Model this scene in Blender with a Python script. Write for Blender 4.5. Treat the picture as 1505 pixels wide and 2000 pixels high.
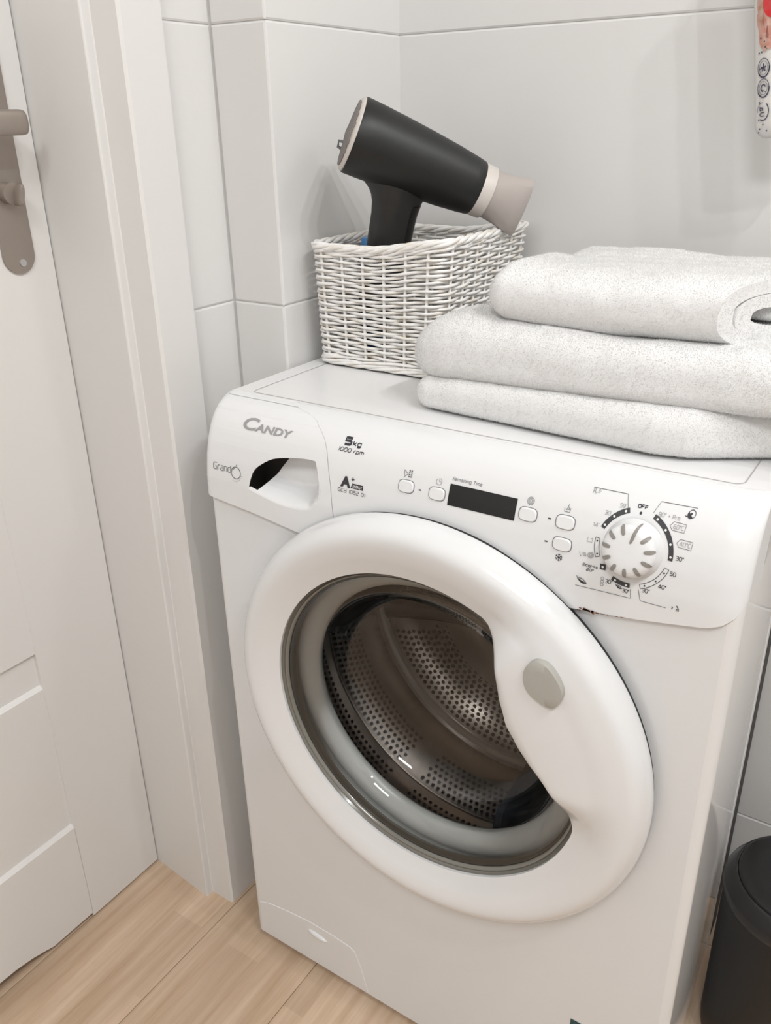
import bpy, bmesh, math, random
import numpy as np
from mathutils import Vector, Matrix, noise
random.seed(7)
PI = math.pi
sc = bpy.context.scene
COL = sc.collection
for o in list(bpy.data.objects):
    bpy.data.objects.remove(o)

# ------------------------------------------------------------ camera
yaw, pit, rol = math.radians(-33.76515), math.radians(24.60061), math.radians(-1.11459)
fw = Vector((math.sin(yaw)*math.cos(pit), math.cos(yaw)*math.cos(pit), -math.sin(pit)))
r0 = fw.cross(Vector((0, 0, 1))).normalized(); u0 = r0.cross(fw)
rr = r0*math.cos(rol)+u0*math.sin(rol); uu = -r0*math.sin(rol)+u0*math.cos(rol)
cam = bpy.data.cameras.new('camera')
camo = bpy.data.objects.new('camera', cam); COL.objects.link(camo)
camo.matrix_world = Matrix(((rr.x, uu.x, -fw.x, .690434), (rr.y, uu.y, -fw.y, -.657078), (rr.z, uu.z, -fw.z, 1.1344), (0, 0, 0, 1)))
cam.sensor_fit = 'VERTICAL'; cam.sensor_height = 24.0; cam.sensor_width = 18.06
cam.lens = 24.0*1672.108/2000.0
cam.clip_start = .02
sc.camera = camo

# ------------------------------------------------------------ world, exposure
w = bpy.data.worlds.new('world'); sc.world = w; w.use_nodes = True
w.node_tree.nodes['Background'].inputs[0].default_value = (.9, .88, .85, 1)
w.node_tree.nodes['Background'].inputs[1].default_value = .05
vs = sc.view_settings
vs.view_transform = 'Standard'; vs.look = 'None'; vs.gamma = 1; vs.use_curve_mapping = False
vs.exposure = -0.29
FILL_W = 27.0      # added, unseen ceiling fill panel
BULB_W = 1.2       # each mirror bulb
SPOT_W = 22.0       # each ceiling spot bulb
LCOL = (.985, .992, 1.0)

# ------------------------------------------------------------ helpers
def link(o):
    COL.objects.link(o); return o
def empty(name, loc=(0, 0, 0)):
    o = bpy.data.objects.new(name, None); o.location = loc; o.empty_display_size = .05
    return link(o)
def tag(o, label=None, cat=None, group=None, kind=None):
    if label: o['label'] = label
    if cat: o['category'] = cat
    if group: o['group'] = group
    if kind: o['kind'] = kind
    return o
class MB:
    def __init__(s): s.v = []; s.f = []
    def add(s, vs_, fs):
        n = len(s.v); s.v += [tuple(p) for p in vs_]; s.f += [tuple(i+n for i in f) for f in fs]
        return s
    def box(s, x0, x1, y0, y1, z0, z1):
        return s.add([(x0, y0, z0), (x1, y0, z0), (x1, y1, z0), (x0, y1, z0), (x0, y0, z1), (x1, y0, z1), (x1, y1, z1), (x0, y1, z1)],
                     [(0, 3, 2, 1), (4, 5, 6, 7), (0, 1, 5, 4), (1, 2, 6, 5), (2, 3, 7, 6), (3, 0, 4, 7)])
    def grid(s, rows, closed=False, wrap=False):
        """rows: list of equal length point lists"""
        m = len(rows[0]); n = len(rows); b = len(s.v)
        for r in rows: s.v += [tuple(p) for p in r]
        for i in range(n if wrap else n-1):
            i2 = (i+1) % n
            for j in range(m if closed else m-1):
                j2 = (j+1) % m
                s.f.append((b+i*m+j, b+i*m+j2, b+i2*m+j2, b+i2*m+j))
        return s
    def fan(s, pts, flip=False):
        n = len(s.v); s.v += [tuple(p) for p in pts]
        idx = list(range(n, n+len(pts)))
        s.f.append(tuple(idx[::-1] if flip else idx)); return s
    def tube(s, path, rad, k=6, closed=False, caps=True):
        P = [Vector(p) for p in path]; n = len(P); rows = []
        nrm = None
        for i in range(n):
            a = P[(i-1) % n] if (closed or i > 0) else P[i]
            c = P[(i+1) % n] if (closed or i < n-1) else P[i]
            t = (c-a).normalized()
            if nrm is None:
                nrm = t.orthogonal().normalized()
            nrm = (nrm-t*nrm.dot(t))
            nrm = nrm.normalized() if nrm.length > 1e-6 else t.orthogonal().normalized()
            b = t.cross(nrm); ra = rad[i] if hasattr(rad, '__len__') else rad
            rows.append([P[i]+nrm*math.cos(2*PI*j/k)*ra+b*math.sin(2*PI*j/k)*ra for j in range(k)])
        s.grid(rows, closed=True, wrap=closed)
        if caps and not closed:
            s.fan(rows[0], True); s.fan(rows[-1])
        return s
    def build(s, name, m, parent=None, smooth=True, ang=None, loc=None):
        me = bpy.data.meshes.new(name); me.from_pydata(s.v, [], s.f)
        bm = bmesh.new(); bm.from_mesh(me); bmesh.ops.recalc_face_normals(bm, faces=bm.faces); bm.to_mesh(me); bm.free()
        me.materials.append(m)
        if smooth:
            me.polygons.foreach_set('use_smooth', [True]*len(me.polygons))
            if ang is not None:
                me.set_sharp_from_angle(angle=math.radians(ang))
        me.update()
        o = link(bpy.data.objects.new(name, me))
        if loc is not None: o.location = loc
        if parent is not None: o.parent = parent
        return o
def bevel(o, wd, seg=2, ang=30):
    md = o.modifiers.new('bevel', 'BEVEL'); md.width = wd; md.segments = seg; md.limit_method = 'ANGLE'; md.angle_limit = math.radians(ang)
    return o
def lathe_y(prof, cx, cz, n=96, fn=None):
    """prof: (r, y) list, revolved about the y axis line through cx, cz"""
    rows = []
    for r, y in prof:
        row = []
        for i in range(n):
            a = 2*PI*i/n; x, z = r*math.cos(a), r*math.sin(a)
            if fn: x, z = fn(x, z)
            row.append((cx+x, y, cz+z))
        rows.append(row)
    return MB().grid(rows, closed=True)
def lathe_z(prof, cx, cy, n=64):
    return MB().grid([[(cx+r*math.cos(2*PI*i/n), cy+r*math.sin(2*PI*i/n), z) for i in range(n)] for r, z in prof], closed=True)
def interp(x, pts):
    return float(np.interp(x, [p[0] for p in pts], [p[1] for p in pts]))
def sm(a, b, x):
    t = min(1, max(0, (x-a)/(b-a))); return t*t*(3-2*t)

# ------------------------------------------------------------ materials
def mat(name, col, rough=.5, metal=0, coat=0, spec=.5, emit=None, es=0):
    m = bpy.data.materials.new(name); m.use_nodes = True
    b = m.node_tree.nodes['Principled BSDF']
    b.inputs['Base Color'].default_value = (*col, 1); b.inputs['Roughness'].default_value = rough
    b.inputs['Metallic'].default_value = metal; b.inputs['Coat Weight'].default_value = coat
    b.inputs['Coat Roughness'].default_value = .06
    b.inputs['Specular IOR Level'].default_value = spec
    if emit: b.inputs['Emission Color'].default_value = (*emit, 1); b.inputs['Emission Strength'].default_value = es
    return m
def N(m, t): return m.node_tree.nodes.new(t)
def L(m, a, b): m.node_tree.links.new(a, b)
def bsdf(m): return m.node_tree.nodes['Principled BSDF']
def add_noise(m, scale, strength, dist=.001, detail=3, c1=None, c2=None, vec='Object', stretch=None, lo=.35, hi=.65):
    tc = N(m, 'ShaderNodeTexCoord'); nz = N(m, 'ShaderNodeTexNoise'); nz.inputs['Scale'].default_value = scale; nz.inputs['Detail'].default_value = detail
    src = tc.outputs[vec]
    if stretch:
        mp = N(m, 'ShaderNodeMapping'); mp.inputs['Scale'].default_value = stretch; L(m, src, mp.inputs[0]); src = mp.outputs[0]
    L(m, src, nz.inputs['Vector'])
    if strength:
        bp = N(m, 'ShaderNodeBump'); bp.inputs['Strength'].default_value = strength; bp.inputs['Distance'].default_value = dist
        L(m, nz.outputs[0], bp.inputs['Height']); L(m, bp.outputs[0], bsdf(m).inputs['Normal'])
    if c1:
        rp = N(m, 'ShaderNodeValToRGB'); rp.color_ramp.elements[0].color = (*c1, 1); rp.color_ramp.elements[1].color = (*c2, 1)
        rp.color_ramp.elements[0].position = lo; rp.color_ramp.elements[1].position = hi
        L(m, nz.outputs[0], rp.inputs[0]); L(m, rp.outputs[0], bsdf(m).inputs['Base Color'])
    return m
M_enamel = add_noise(mat('white_enamel', (.775, .785, .795), .22, coat=.3), 900, .03, .0004)
M_side = mat('side_enamel', (.80, .80, .797), .12, coat=.3)
M_plastic = mat('white_plastic', (.785, .792, .798), .26, coat=.25)
M_worktop = mat('worktop_white', (.83, .83, .83), .30)
M_ring = mat('door_ring_white', (.78, .787, .793), .17, coat=.4)
M_tile = add_noise(mat('wall_tile', (.735, .728, .715), .30), 9, .05, .002)
M_grout = mat('grout', (.68, .67, .655), .8)
M_plaster = mat('plaster', (.78, .775, .765), .8)
M_door = add_noise(mat('door_paint', (.75, .738, .722), .42), 320, .08, .0004)
M_casing = add_noise(mat('casing_paint', (.755, .745, .73), .40), 320, .06, .0004)
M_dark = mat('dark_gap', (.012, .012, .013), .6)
M_print = mat('print_black', (.03, .03, .035), .5)
M_pgrey = mat('print_grey', (.34, .34, .34), .4)
M_pmid = mat('print_mid', (.16, .16, .17), .5)
M_scale = mat('scale_black', (.045, .045, .05), .5)
M_display = mat('display_black', (.010, .010, .011), .28)
M_nickel = add_noise(mat('brushed_nickel', (.37, .325, .29), .42, metal=.75), 60, .06, .0003, stretch=(1, 1, 12))
M_screw = mat('screw_steel', (.62, .62, .63), .3, metal=.9)
M_egg = mat('button_grey', (.43, .42, .385), .45)
M_rubber = mat('grey_gasket', (.52, .53, .515), .32)
M_bezel = mat('bezel_grey', (.20, .19, .165), .2, coat=.3)
M_steel = mat('drum_steel', (.78, .74, .71), .22, metal=1)
M_steel_d = mat('drum_steel_dark', (.30, .28, .27), .30, metal=1)
M_weld_glint = mat('weld_glint', (.92, .90, .87), .28, metal=.5)  # weld made paler than the drum steel to paint its bright reflection
M_rib = mat('rib_dark_reflection', (.10, .105, .115), .22, metal=1)  # dark metal paints the dark reflection on the back ribs
M_lift = mat('lifter', (.055, .062, .075), .25)
M_hole = mat('hole_black', (.01, .009, .009), .7)
M_slot = mat('knob_slot', (.27, .255, .235), .35)
M_black = add_noise(mat('matte_black', (.0065, .0072, .0075), .45), 500, .1, .0003)
M_hand = mat('handle_black', (.016, .016, .016), .36)
M_grip = mat('gloss_black', (.004, .004, .005), .25)
M_taupe = mat('taupe_plastic', (.44, .395, .37), .45)
M_taupe_l = mat('taupe_ring', (.62, .575, .535), .4)
M_grille = mat('grille_grey', (.22, .20, .19), .5)
M_blue = mat('blue_plastic', (.05, .22, .50), .35)
M_bluedark = mat('dark_blue_plastic', (.012, .035, .085), .35)
M_bin = mat('bin_black', (.0045, .0045, .005), .42)
M_binrim = mat('bin_rim', (.012, .012, .0125), .24)
M_rust = add_noise(mat('rust', (.10, .035, .015), .9), 700, 0, c1=(.07, .026, .014), c2=(.32, .13, .06))
M_sticker = mat('sticker_teal', (.012, .06, .07), .5)
M_white = mat('paper_white', (.8, .8, .79), .6)
M_pouch = add_noise(mat('pouch_white', (.72, .70, .675), .35), 30, .15, .002)
M_red = add_noise(mat('print_red', (.6, .03, .03), .5), 70, 0, c1=(.62, .02, .025), c2=(.55, .10, .10))
M_pink = add_noise(mat('print_pink', (.6, .28, .22), .6), 160, 0, c1=(.58, .25, .20), c2=(.64, .40, .33))
M_tan = add_noise(mat('print_tan', (.55, .3, .2), .6), 160, 0, c1=(.50, .26, .17), c2=(.60, .42, .36))
M_navy = mat('print_navy', (.06, .06, .11), .6)
M_wick = add_noise(mat('whitewashed_willow', (.68, .64, .58), .55), 45, .15, .0006, c1=(.78, .72, .63), c2=(.89, .875, .85), stretch=(1, 1, 3), lo=.28, hi=.5)
M_lamp = mat('bulb_glow', (1, 1, 1), .5, emit=(1, .93, .84), es=14)
M_fill_panel = mat('fill_glow', (1, 1, 1), .5, emit=(1, .95, .88), es=3)
M_chrome = mat('chrome', (.7, .7, .7), .12, metal=1)
# terry
M_terry = mat('white_terry', (.80, .799, .795), .95, spec=.15)
bsdf(M_terry).inputs['Sheen Weight'].default_value = .25
_tc = N(M_terry, 'ShaderNodeTexCoord'); _vo = N(M_terry, 'ShaderNodeTexVoronoi'); _vo.inputs['Scale'].default_value = 780
_bp = N(M_terry, 'ShaderNodeBump'); _bp.inputs['Strength'].default_value = .35; _bp.inputs['Distance'].default_value = .0006
L(M_terry, _tc.outputs['Object'], _vo.inputs['Vector']); L(M_terry, _vo.outputs['Distance'], _bp.inputs['Height']); L(M_terry, _bp.outputs[0], bsdf(M_terry).inputs['Normal'])
# door glass: clear pane with a fresnel reflection
M_tuft = mat('terry_loop', (.80, .799, .795), .95, spec=.1)
_n = M_tuft.node_tree; _o = [q for q in _n.nodes if q.type == 'OUTPUT_MATERIAL'][0]; _m = _n.nodes.new('ShaderNodeMixShader'); _t = _n.nodes.new('ShaderNodeBsdfTranslucent'); _t.inputs[0].default_value = (.86, .857, .85, 1)
_n.links.new(bsdf(M_tuft).outputs[0], _m.inputs[1]); _n.links.new(_t.outputs[0], _m.inputs[2]); _m.inputs[0].default_value = .55; _n.links.new(_m.outputs[0], _o.inputs[0])
M_glass = bpy.data.materials.new('door_glass'); M_glass.use_nodes = True
_nt = M_glass.node_tree; _nt.nodes.clear()
_out = _nt.nodes.new('ShaderNodeOutputMaterial'); _mx = _nt.nodes.new('ShaderNodeMixShader'); _tr = _nt.nodes.new('ShaderNodeBsdfTransparent'); _gl = _nt.nodes.new('ShaderNodeBsdfGlossy'); _fr = _nt.nodes.new('ShaderNodeFresnel')
_fr.inputs[0].default_value = 1.6; _tr.inputs[0].default_value = (.95, .955, .95, 1); _gl.inputs['Roughness'].default_value = .03
_nt.links.new(_fr.outputs[0], _mx.inputs[0]); _nt.links.new(_tr.outputs[0], _mx.inputs[1]); _nt.links.new(_gl.outputs[0], _mx.inputs[2]); _nt.links.new(_mx.outputs[0], _out.inputs[0])
# laminate floor
M_oak = mat('oak_laminate', (.5, .33, .2), .38)
def oak():
    m = M_oak
    tc = N(m, 'ShaderNodeTexCoord'); oi = N(m, 'ShaderNodeObjectInfo')
    mp = N(m, 'ShaderNodeMapping'); mp.inputs['Scale'].default_value = (34, 1.6, 1)
    ad = N(m, 'ShaderNodeVectorMath'); ad.operation = 'ADD'
    cm = N(m, 'ShaderNodeCombineXYZ'); mu = N(m, 'ShaderNodeMath'); mu.operation = 'MULTIPLY'; mu.inputs[1].default_value = 31
    L(m, oi.outputs['Random'], mu.inputs[0]); L(m, mu.outputs[0], cm.inputs[0]); L(m, mu.outputs[0], cm.inputs[1])
    L(m, tc.outputs['Object'], ad.inputs[0]); L(m, cm.outputs[0], ad.inputs[1]); L(m, ad.outputs[0], mp.inputs[0])
    n1 = N(m, 'ShaderNodeTexNoise'); n1.inputs['Scale'].default_value = 1.6; n1.inputs['Detail'].default_value = 7; n1.inputs['Roughness'].default_value = .62
    L(m, mp.outputs[0], n1.inputs['Vector'])
    rp = N(m, 'ShaderNodeValToRGB'); e = rp.color_ramp.elements
    e[0].position = .30; e[0].color = (.48, .33, .215, 1); e[1].position = .72; e[1].color = (.71, .555, .415, 1)
    L(m, n1.outputs[0], rp.inputs[0])
    # three-strip tone change
    br = N(m, 'ShaderNodeTexBrick'); br.inputs['Scale'].default_value = 1; br.inputs['Mortar Size'].default_value = .0
    br.inputs['Brick Width'].default_value = .36; br.inputs['Row Height'].default_value = .0583
    br.inputs['Color1'].default_value = (.86, .83, .80, 1); br.inputs['Color2'].default_value = (1.10, 1.10, 1.10, 1); br.offset = .37
    mp2 = N(m, 'ShaderNodeMapping'); mp2.inputs['Rotation'].default_value = (0, 0, PI/2)
    L(m, ad.outputs[0], mp2.inputs[0]); L(m, mp2.outputs[0], br.inputs['Vector'])
    mx = N(m, 'ShaderNodeMix'); mx.data_type = 'RGBA'; mx.blend_type = 'MULTIPLY'; mx.inputs[0].default_value = .8
    L(m, rp.outputs[0], mx.inputs[6]); L(m, br.outputs['Color'], mx.inputs[7])
    L(m, mx.outputs[2], bsdf(m).inputs['Base Color'])
    bp = N(m, 'ShaderNodeBump'); bp.inputs['Strength'].default_value = .08; bp.inputs['Distance'].default_value = .001
    L(m, n1.outputs[0], bp.inputs['Height']); L(m, bp.outputs[0], bsdf(m).inputs['Normal'])
oak()

# ------------------------------------------------------------ room shell
XP, XW, XC, XD = -.0053, -.0869, -.0719, -.2378     # pier face, left wall, casing face, door face
YB, YP, YJ = .4394, .1662, .0209                    # back wall, pier front, jamb line
XR, YF, ZC = 1.75, -2.6, 2.5
def struct(o): o['kind'] = 'structure'; return o
floor = struct(MB().box(-.5, XR+.1, YF-.1, .6, -.06, -.009).build('floor', M_dark, smooth=False))
xe = [-.417+.175*i for i in range(13)]
for i in range(len(xe)-1):
    off = [.0, .95, .21, .62][i % 4]
    ys = [YF-.1] + [y for y in (YF-.4+off+1.2*k for k in range(4)) if YF-.05 < y < .5] + [.5]
    for a, b in zip(ys[:-1], ys[1:]):
        g = .0004; c = .0007
        x0, x1, y0, y1 = xe[i]+g, xe[i+1]-g, a+g, b-g
        m = MB(); ox, oy = (x0+x1)/2, (y0+y1)/2
        rows = [[(X-ox, Y-oy, Z) for X, Y in ((x0+k, y0+k), (x1-k, y0+k), (x1-k, y1-k), (x0+k, y1-k))] for k, Z in ((0, -.009), (0, -c), (c, 0))]
        m.grid(rows, closed=True); m.fan(rows[-1])
        m.build('plank', M_oak, floor, smooth=False, loc=(ox, oy, 0))
struct(MB().box(-.5, XR+.1, YF-.1, .6, ZC, ZC+.05).build('ceiling', M_plaster, smooth=False))

def tile_rect(parent, origin, u, n, u0, u1, z0, z1, first):
    """one bevelled tile lying on a wall plane; u = direction along the wall, n = outward normal"""
    g, t, c = .0006, .0022, .0020
    O, U, Nn = Vector(origin), Vector(u), Vector(n)
    def P(a, z, d): return O+U*a+Nn*d+Vector((0, 0, z))
    rows = [[P(a, z, d) for a, z in ((u0+k, z0+k), (u1-k, z0+k), (u1-k, z1-k), (u0+k, z1-k))] for k, d in ((g, -t), (g, -.0011), (g+c, 0))]
    m = MB(); m.grid(rows, closed=True); m.fan(rows[-1])
    return m.build('tile', M_tile, parent, smooth=False)
def tiles(parent, origin, u, n, us, zs):
    for a, b in zip(us[:-1], us[1:]):
        for z0, z1 in zip(zs[:-1], zs[1:]):
            tile_rect(parent, origin, u, n, a, b, z0, z1, False)
ZL = [0, .3078, .6173, .9268, 1.2363, 1.5458, 1.8553, 2.1648, 2.4743]
ZB = [0, .182, .533, .885, 1.2363, 1.5458, 1.8553, 2.1648, 2.4743]
G = .0020
m = MB()
m.box(-.5, XP-G, YP+G, .6, 0, ZC)                       # pier
m.box(-.5, XW-G, .052, YP+G, 0, ZC)                      # wall beside the casing
m.box(-.5, XW-G, YF-.1, -.86, 0, ZC)
m.box(-.5, XW-G, -.86, .052, 2.06, ZC)
wl = struct(m.build('wall_left', M_grout, smooth=False))
tiles(wl, (XP, YP, 0), (0, 1, 0), (1, 0, 0), [0, YB-YP+.003], ZL)
tiles(wl, (XW, YP, 0), (1, 0, 0), (0, -1, 0), [0, XP-XW], ZL)
tiles(wl, (XW, .055, 0), (0, 1, 0), (1, 0, 0), [0, YP-.055], ZL)
wb = struct(MB().box(XP-.02, XR+.1, YB+G, .6, 0, ZC).build('wall_back', M_grout, smooth=False))
tiles(wb, (XP, YB, 0), (1, 0, 0), (0, -1, 0), [-.003, .94, XR-XP], ZB)
struct(MB().box(XR, XR+.1, YF-.1, .6, 0, ZC).build('wall_right', M_plaster, smooth=False))
struct(MB().box(-.5, XR+.1, YF-.1, YF, 0, ZC).build('wall_front', M_plaster, smooth=False))

# door casing: face board, edge, bevel strip, jamb lining
m = MB()
prof = [(-.275, .0195), (XD, .0190), (-.1160, .0085), (-.1145, .0092), (-.1140, .0105), (-.1140, .0195), (-.1130, YJ), (XC-.003, YJ), (XC, YJ+.003), (XC, .0790), (XC-.003, .0816), (XW, .0816)]
m.grid([[(x, y, z) for x, y in prof] for z in (0, .0)] if False else [[(x, y, z) for x, y in prof] for z in (.0, 2.06)])
m.fan([(x, y, 2.06) for x, y in prof] + [(-.275, .0816, 2.06)])
tr = struct(m.build('trim_1', M_casing, smooth=False))
mm = MB().box(-.275, XC, -.86, YJ+.06, 2.02, 2.10)
struct(mm.build('trim_2', M_casing, smooth=False))

# ------------------------------------------------------------ door
YE = .0180                       # lock-side edge of the leaf
door = struct(empty('door_1', (XD, -.4, 0)))
def dpt(x, y, z): return (x-XD, y+.4, z)
X0 = XD-.04
bot = [(YE, .004), (-.108, .004), (-.1085, .0105), (-.19, .0110), (-.195, .0130), (-.205, .0165), (-.225, .0225), (-.25, .0270), (-.30, .0300), (-.50, .0300), (-.56, .018), (-.60, .009), (-.84, .008)]
YS = -.1168                      # inner edge of the lock stile
def zbot(y):
    return interp(-y, [(-a, b) for a, b in bot])
# lock stile
ysl = [YE, YE-.001] + [YE-.01-i*.0095 for i in range(13)] + [YS]
m = MB()
m.grid([[dpt(XD-(.002 if i == 0 else 0), y, z) for i, y in enumerate(ysl)] for z in (.004, 2.012)])
m.grid([[dpt(x, YE, z) for x in (X0, XD-.002)] for z in (.004, 2.012)])
m.grid([[dpt(x, y, .004) for y in (YE, YS)] for x in (X0, XD)])
m.grid([[dpt(x, YS, z) for x in (X0, XD)] for z in (.004, 2.012)])
m.build('stile', M_door, door, smooth=False)
# hinge stile
m = MB().box(X0-XD, 0, -.44, -.31, .008, 2.012); m.build('stile', M_door, door, smooth=False)
# bottom rail with the arched vent cut-out
yr = [b[0] for b in bot if b[0] < YS]; yr = [YS+.0003] + yr; yr[-1] = -.7094
m = MB()
m.grid([[dpt(XD, y, zbot(y)) for y in yr], [dpt(XD, y, .1862) for y in yr], [dpt(XD-.0045, y, .1912) for y in yr], [dpt(XD-.007, y, .1914) for y in yr]])
m.grid([[dpt(X0, y, zbot(y)) for y in yr], [dpt(XD, y, zbot(y)) for y in yr]])
m.build('bottom_rail', M_door, door, smooth=False)
# lower panel: leans out towards its top edge
m = MB()
m.grid([[dpt(x, y, z) for y in (YS+.0003, -.7094)] for x, z in ((XD-.0065, .188), (XD-.0005, .434), (XD-.0005, .4362), (XD-.0055, .4412), (XD-.0065, .4415))])
m.build('lower_panel', M_door, door, smooth=False)
m = MB()
m.grid([[dpt(x, y, z) for y in (YS+.0003, -.7094)] for x, z in ((XD-.0065, .440), (XD-.0060, .4925), (XD-.0005, .4935), (XD-.0005, 1.90), (XD-.0005, 2.012))])
m.build('upper_panel', M_door, door, smooth=False)
MB().box(X0-XD, -.008, YS+.4-.5926, YS+.4, .03, 2.0).build('core', M_door, door, smooth=False)
# handle plate
def outline(pts, x0, x1, mname, material, parent, bev=.0015, org=(XD, -.4, 0)):
    m = MB(); a = [(x0-org[0], y-org[1], z-org[2]) for y, z in pts]; b = [(x1-org[0], y-org[1], z-org[2]) for y, z in pts]
    m.grid([a, b], closed=True); m.fan(a, True); m.fan(b)
    o = m.build(mname, material, parent, smooth=False)
    bevel(o, bev, 2, 40); return o
yc, hw = -.0303, .0208
pl = []
for i in range(25):
    a = PI+PI*i/24; pl.append((yc+hw*math.cos(a), .9985+hw*math.sin(a)))
for i in range(25):
    a = PI*i/24; pl.append((yc+hw*math.cos(a), 1.225+hw*math.sin(a)))
plate = outline(pl, XD, XD+.003, 'handle_plate', M_nickel, door)
# lever
lev = empty('lever_tmp'); bpy.data.objects.remove(lev)
m = MB(); org = Vector((XD, -.4, 0))
path = []; rows = []
def lev_sec(y, hx, hz, cx, cz):
    return [Vector((cx+hx*math.copysign(abs(math.cos(a))**.6, math.cos(a)), y, cz+hz*math.copysign(abs(math.sin(a))**.6, math.sin(a))))-org for a in [2*PI*i/24 for i in range(24)]]
for y, s in ((-.0205, .35), (-.0212, .72), (-.023, .92), (-.027, 1.0), (-.06, 1.0), (-.10, .98), (-.14, .96), (-.155, .9), (-.158, .6)):
    rows.append(lev_sec(y, .0065*min(1, s+.15), .0128*s, XD+.045, 1.139))
m.grid(rows, closed=True); m.fan(rows[0]); m.fan(rows[-1])
m.build('lever', M_nickel, door, ang=50)
def cyl_x(x0, x1, y, z, r, n=24):
    m = MB(); rows = [[Vector((x, y+r*math.cos(2*PI*i/n), z+r*math.sin(2*PI*i/n)))-org for i in range(n)] for x in (x0, x1)]
    m.grid(rows, closed=True); m.fan(rows[0]); m.fan(rows[1]); return m
cyl_x(XD+.002, XD+.046, -.034, 1.139, .0085).build('lever_neck', M_nickel, door, ang=40)
cyl_x(XD+.002, XD+.014, -.031, 1.0665, .0118).build('turn_boss', M_nickel, door, ang=40)
m = MB(); rows = []
for k, (dx, sc_) in enumerate(((.010, .9), (.016, 1.0), (.025, 1.0), (.0275, .75))):
    rows.append([Vector((XD+dx, -.0275+.0032*sc_*math.cos(a)+.002*math.sin(a), 1.0655+.0125*sc_*math.sin(a)))-org for a in [2*PI*i/20 for i in range(20)]])
m.grid(rows, closed=True); m.fan(rows[-1]); m.build('thumb_turn', M_nickel, door, ang=60)
o = cyl_x(XD+.001, XD+.0042, -.0272, .9895, .0042).build('screw_head', M_screw, door, ang=40)

# ------------------------------------------------------------ washing machine
wm = tag(empty('washing_machine', (.3, .16, 0)), 'white front-loading washing machine with round porthole door and dial, standing against the tiled wall', 'washing machine')
def W(mb, name, m, smooth=True, ang=None, parent=None):
    pr_ = parent or wm
    base = (.3, .16, 0)
    mb.v = [(x-base[0], y-base[1], z-base[2]) for x, y, z in mb.v]
    return mb.build(name, m, pr_, smooth, ang)
DR = .33
CX, CZ = .306, .538            # porthole axis
EA = math.radians(157)
def ell(x, z):
    k = sm(.195, .235, math.hypot(x, z)); a = 1.040+(1.004-1.040)*k; b = 1.004+(.974-1.004)*k; dx = -.004*(1-k); dz = -.0015*(1-k)
    ca, sa = math.cos(EA), math.sin(EA)
    p, q = x*ca+z*sa, -x*sa+z*ca
    p *= a; q *= b
    return p*ca-q*sa+dx, p*sa+q*ca+dz
def xl(y): return .0005+.0025*min(1, y/DR)
def xr(y): return .5995-.0145*min(1, max(0, y)/DR)
# cabinet: front sheet with hole, rounded front corners, sides, back
m = MB()
nper = 128; z0, z1 = .014, .745
RC = .011
def rect_pt(a):
    dx, dz = math.cos(a), math.sin(a)
    xa, xb = RC-CX, .6-RC-CX; za, zb_ = z0-CZ, z1-CZ
    t = min((xb/dx if dx > 1e-9 else 1e9), (xa/dx if dx < -1e-9 else 1e9), (zb_/dz if dz > 1e-9 else 1e9), (za/dz if dz < -1e-9 else 1e9))
    return CX+dx*t, CZ+dz*t
angs = sorted([2*PI*i/nper for i in range(nper)] + [math.atan2(zz-CZ, xx-CX) % (2*PI) for xx in (RC, .6-RC) for zz in (z0, z1)])
hole = []; outer = []
for a in angs:
    hx, hz = ell(.187*math.cos(a), .187*math.sin(a)); hole.append((CX+hx, 0, CZ+hz))
    x, z = rect_pt(a); outer.append((x, 0, z))
m.grid([hole, outer], closed=True)
m.grid([[(x, .012, z) for x, y, z in hole], hole], closed=True)
m.box(.560, .5995-RC, .0, .03, .745, .764)
W(m, 'front_sheet', M_enamel, smooth=False)
m = MB()
def side_prof():
    pr_ = []
    for i in range(7):
        a = PI/2*i/6; pr_.append((.0005+RC-RC*math.sin(a), RC-RC*math.cos(a)))
    L_ = pr_ + [(xl(DR), DR)]
    R_ = []
    for i in range(7):
        a = PI/2*i/6; R_.append((.5995-RC+RC*math.sin(a), RC-RC*math.cos(a)))
    R_ = R_ + [(xr(DR), DR)]
    return L_, R_
Lp, Rp = side_prof()
m.grid([[(x, y, z) for x, y in Lp] for z in (z0, .768)]); m.grid([[(x, y, z) for x, y in Rp] for z in (z0, .768)])
m.grid([[(x, max(y, .04), z) for x, y in Lp] for z in (.768, .836)]); m.grid([[(x, max(y, .04), z) for x, y in Rp] for z in (.768, .836)])
m.grid([[(Lp[0][0], 0, z0), (Rp[0][0], 0, z0)], [(xl(DR), DR, z0), (xr(DR), DR, z0)]])
m.grid([[(xl(DR), DR, z0), (xr(DR), DR, z0)], [(xl(DR), DR, .836), (xr(DR), DR, .836)]])
W(m, 'cabinet', M_side, ang=40)
# light lip, and a black slab added for the dark band behind it
m = MB().box(xr(DR)-.012, xr(DR)+.0008, DR-.004, DR+.010, .014, .83); W(m, 'rear_lip', M_plastic, smooth=False)
m = MB().box(.02, xr(DR)+.0012, DR+.010, DR+.044, .03, .825); W(m, 'rear_slab', M_dark, smooth=False)
for x, y in ((.06, .05), (.54, .05), (.06, .28), (.53, .28)):
    W(lathe_z([(0, 0), (.02, 0), (.02, .006), (.012, .008), (.012, .016)], x, y, 20), 'foot', M_dark, ang=40)
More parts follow.
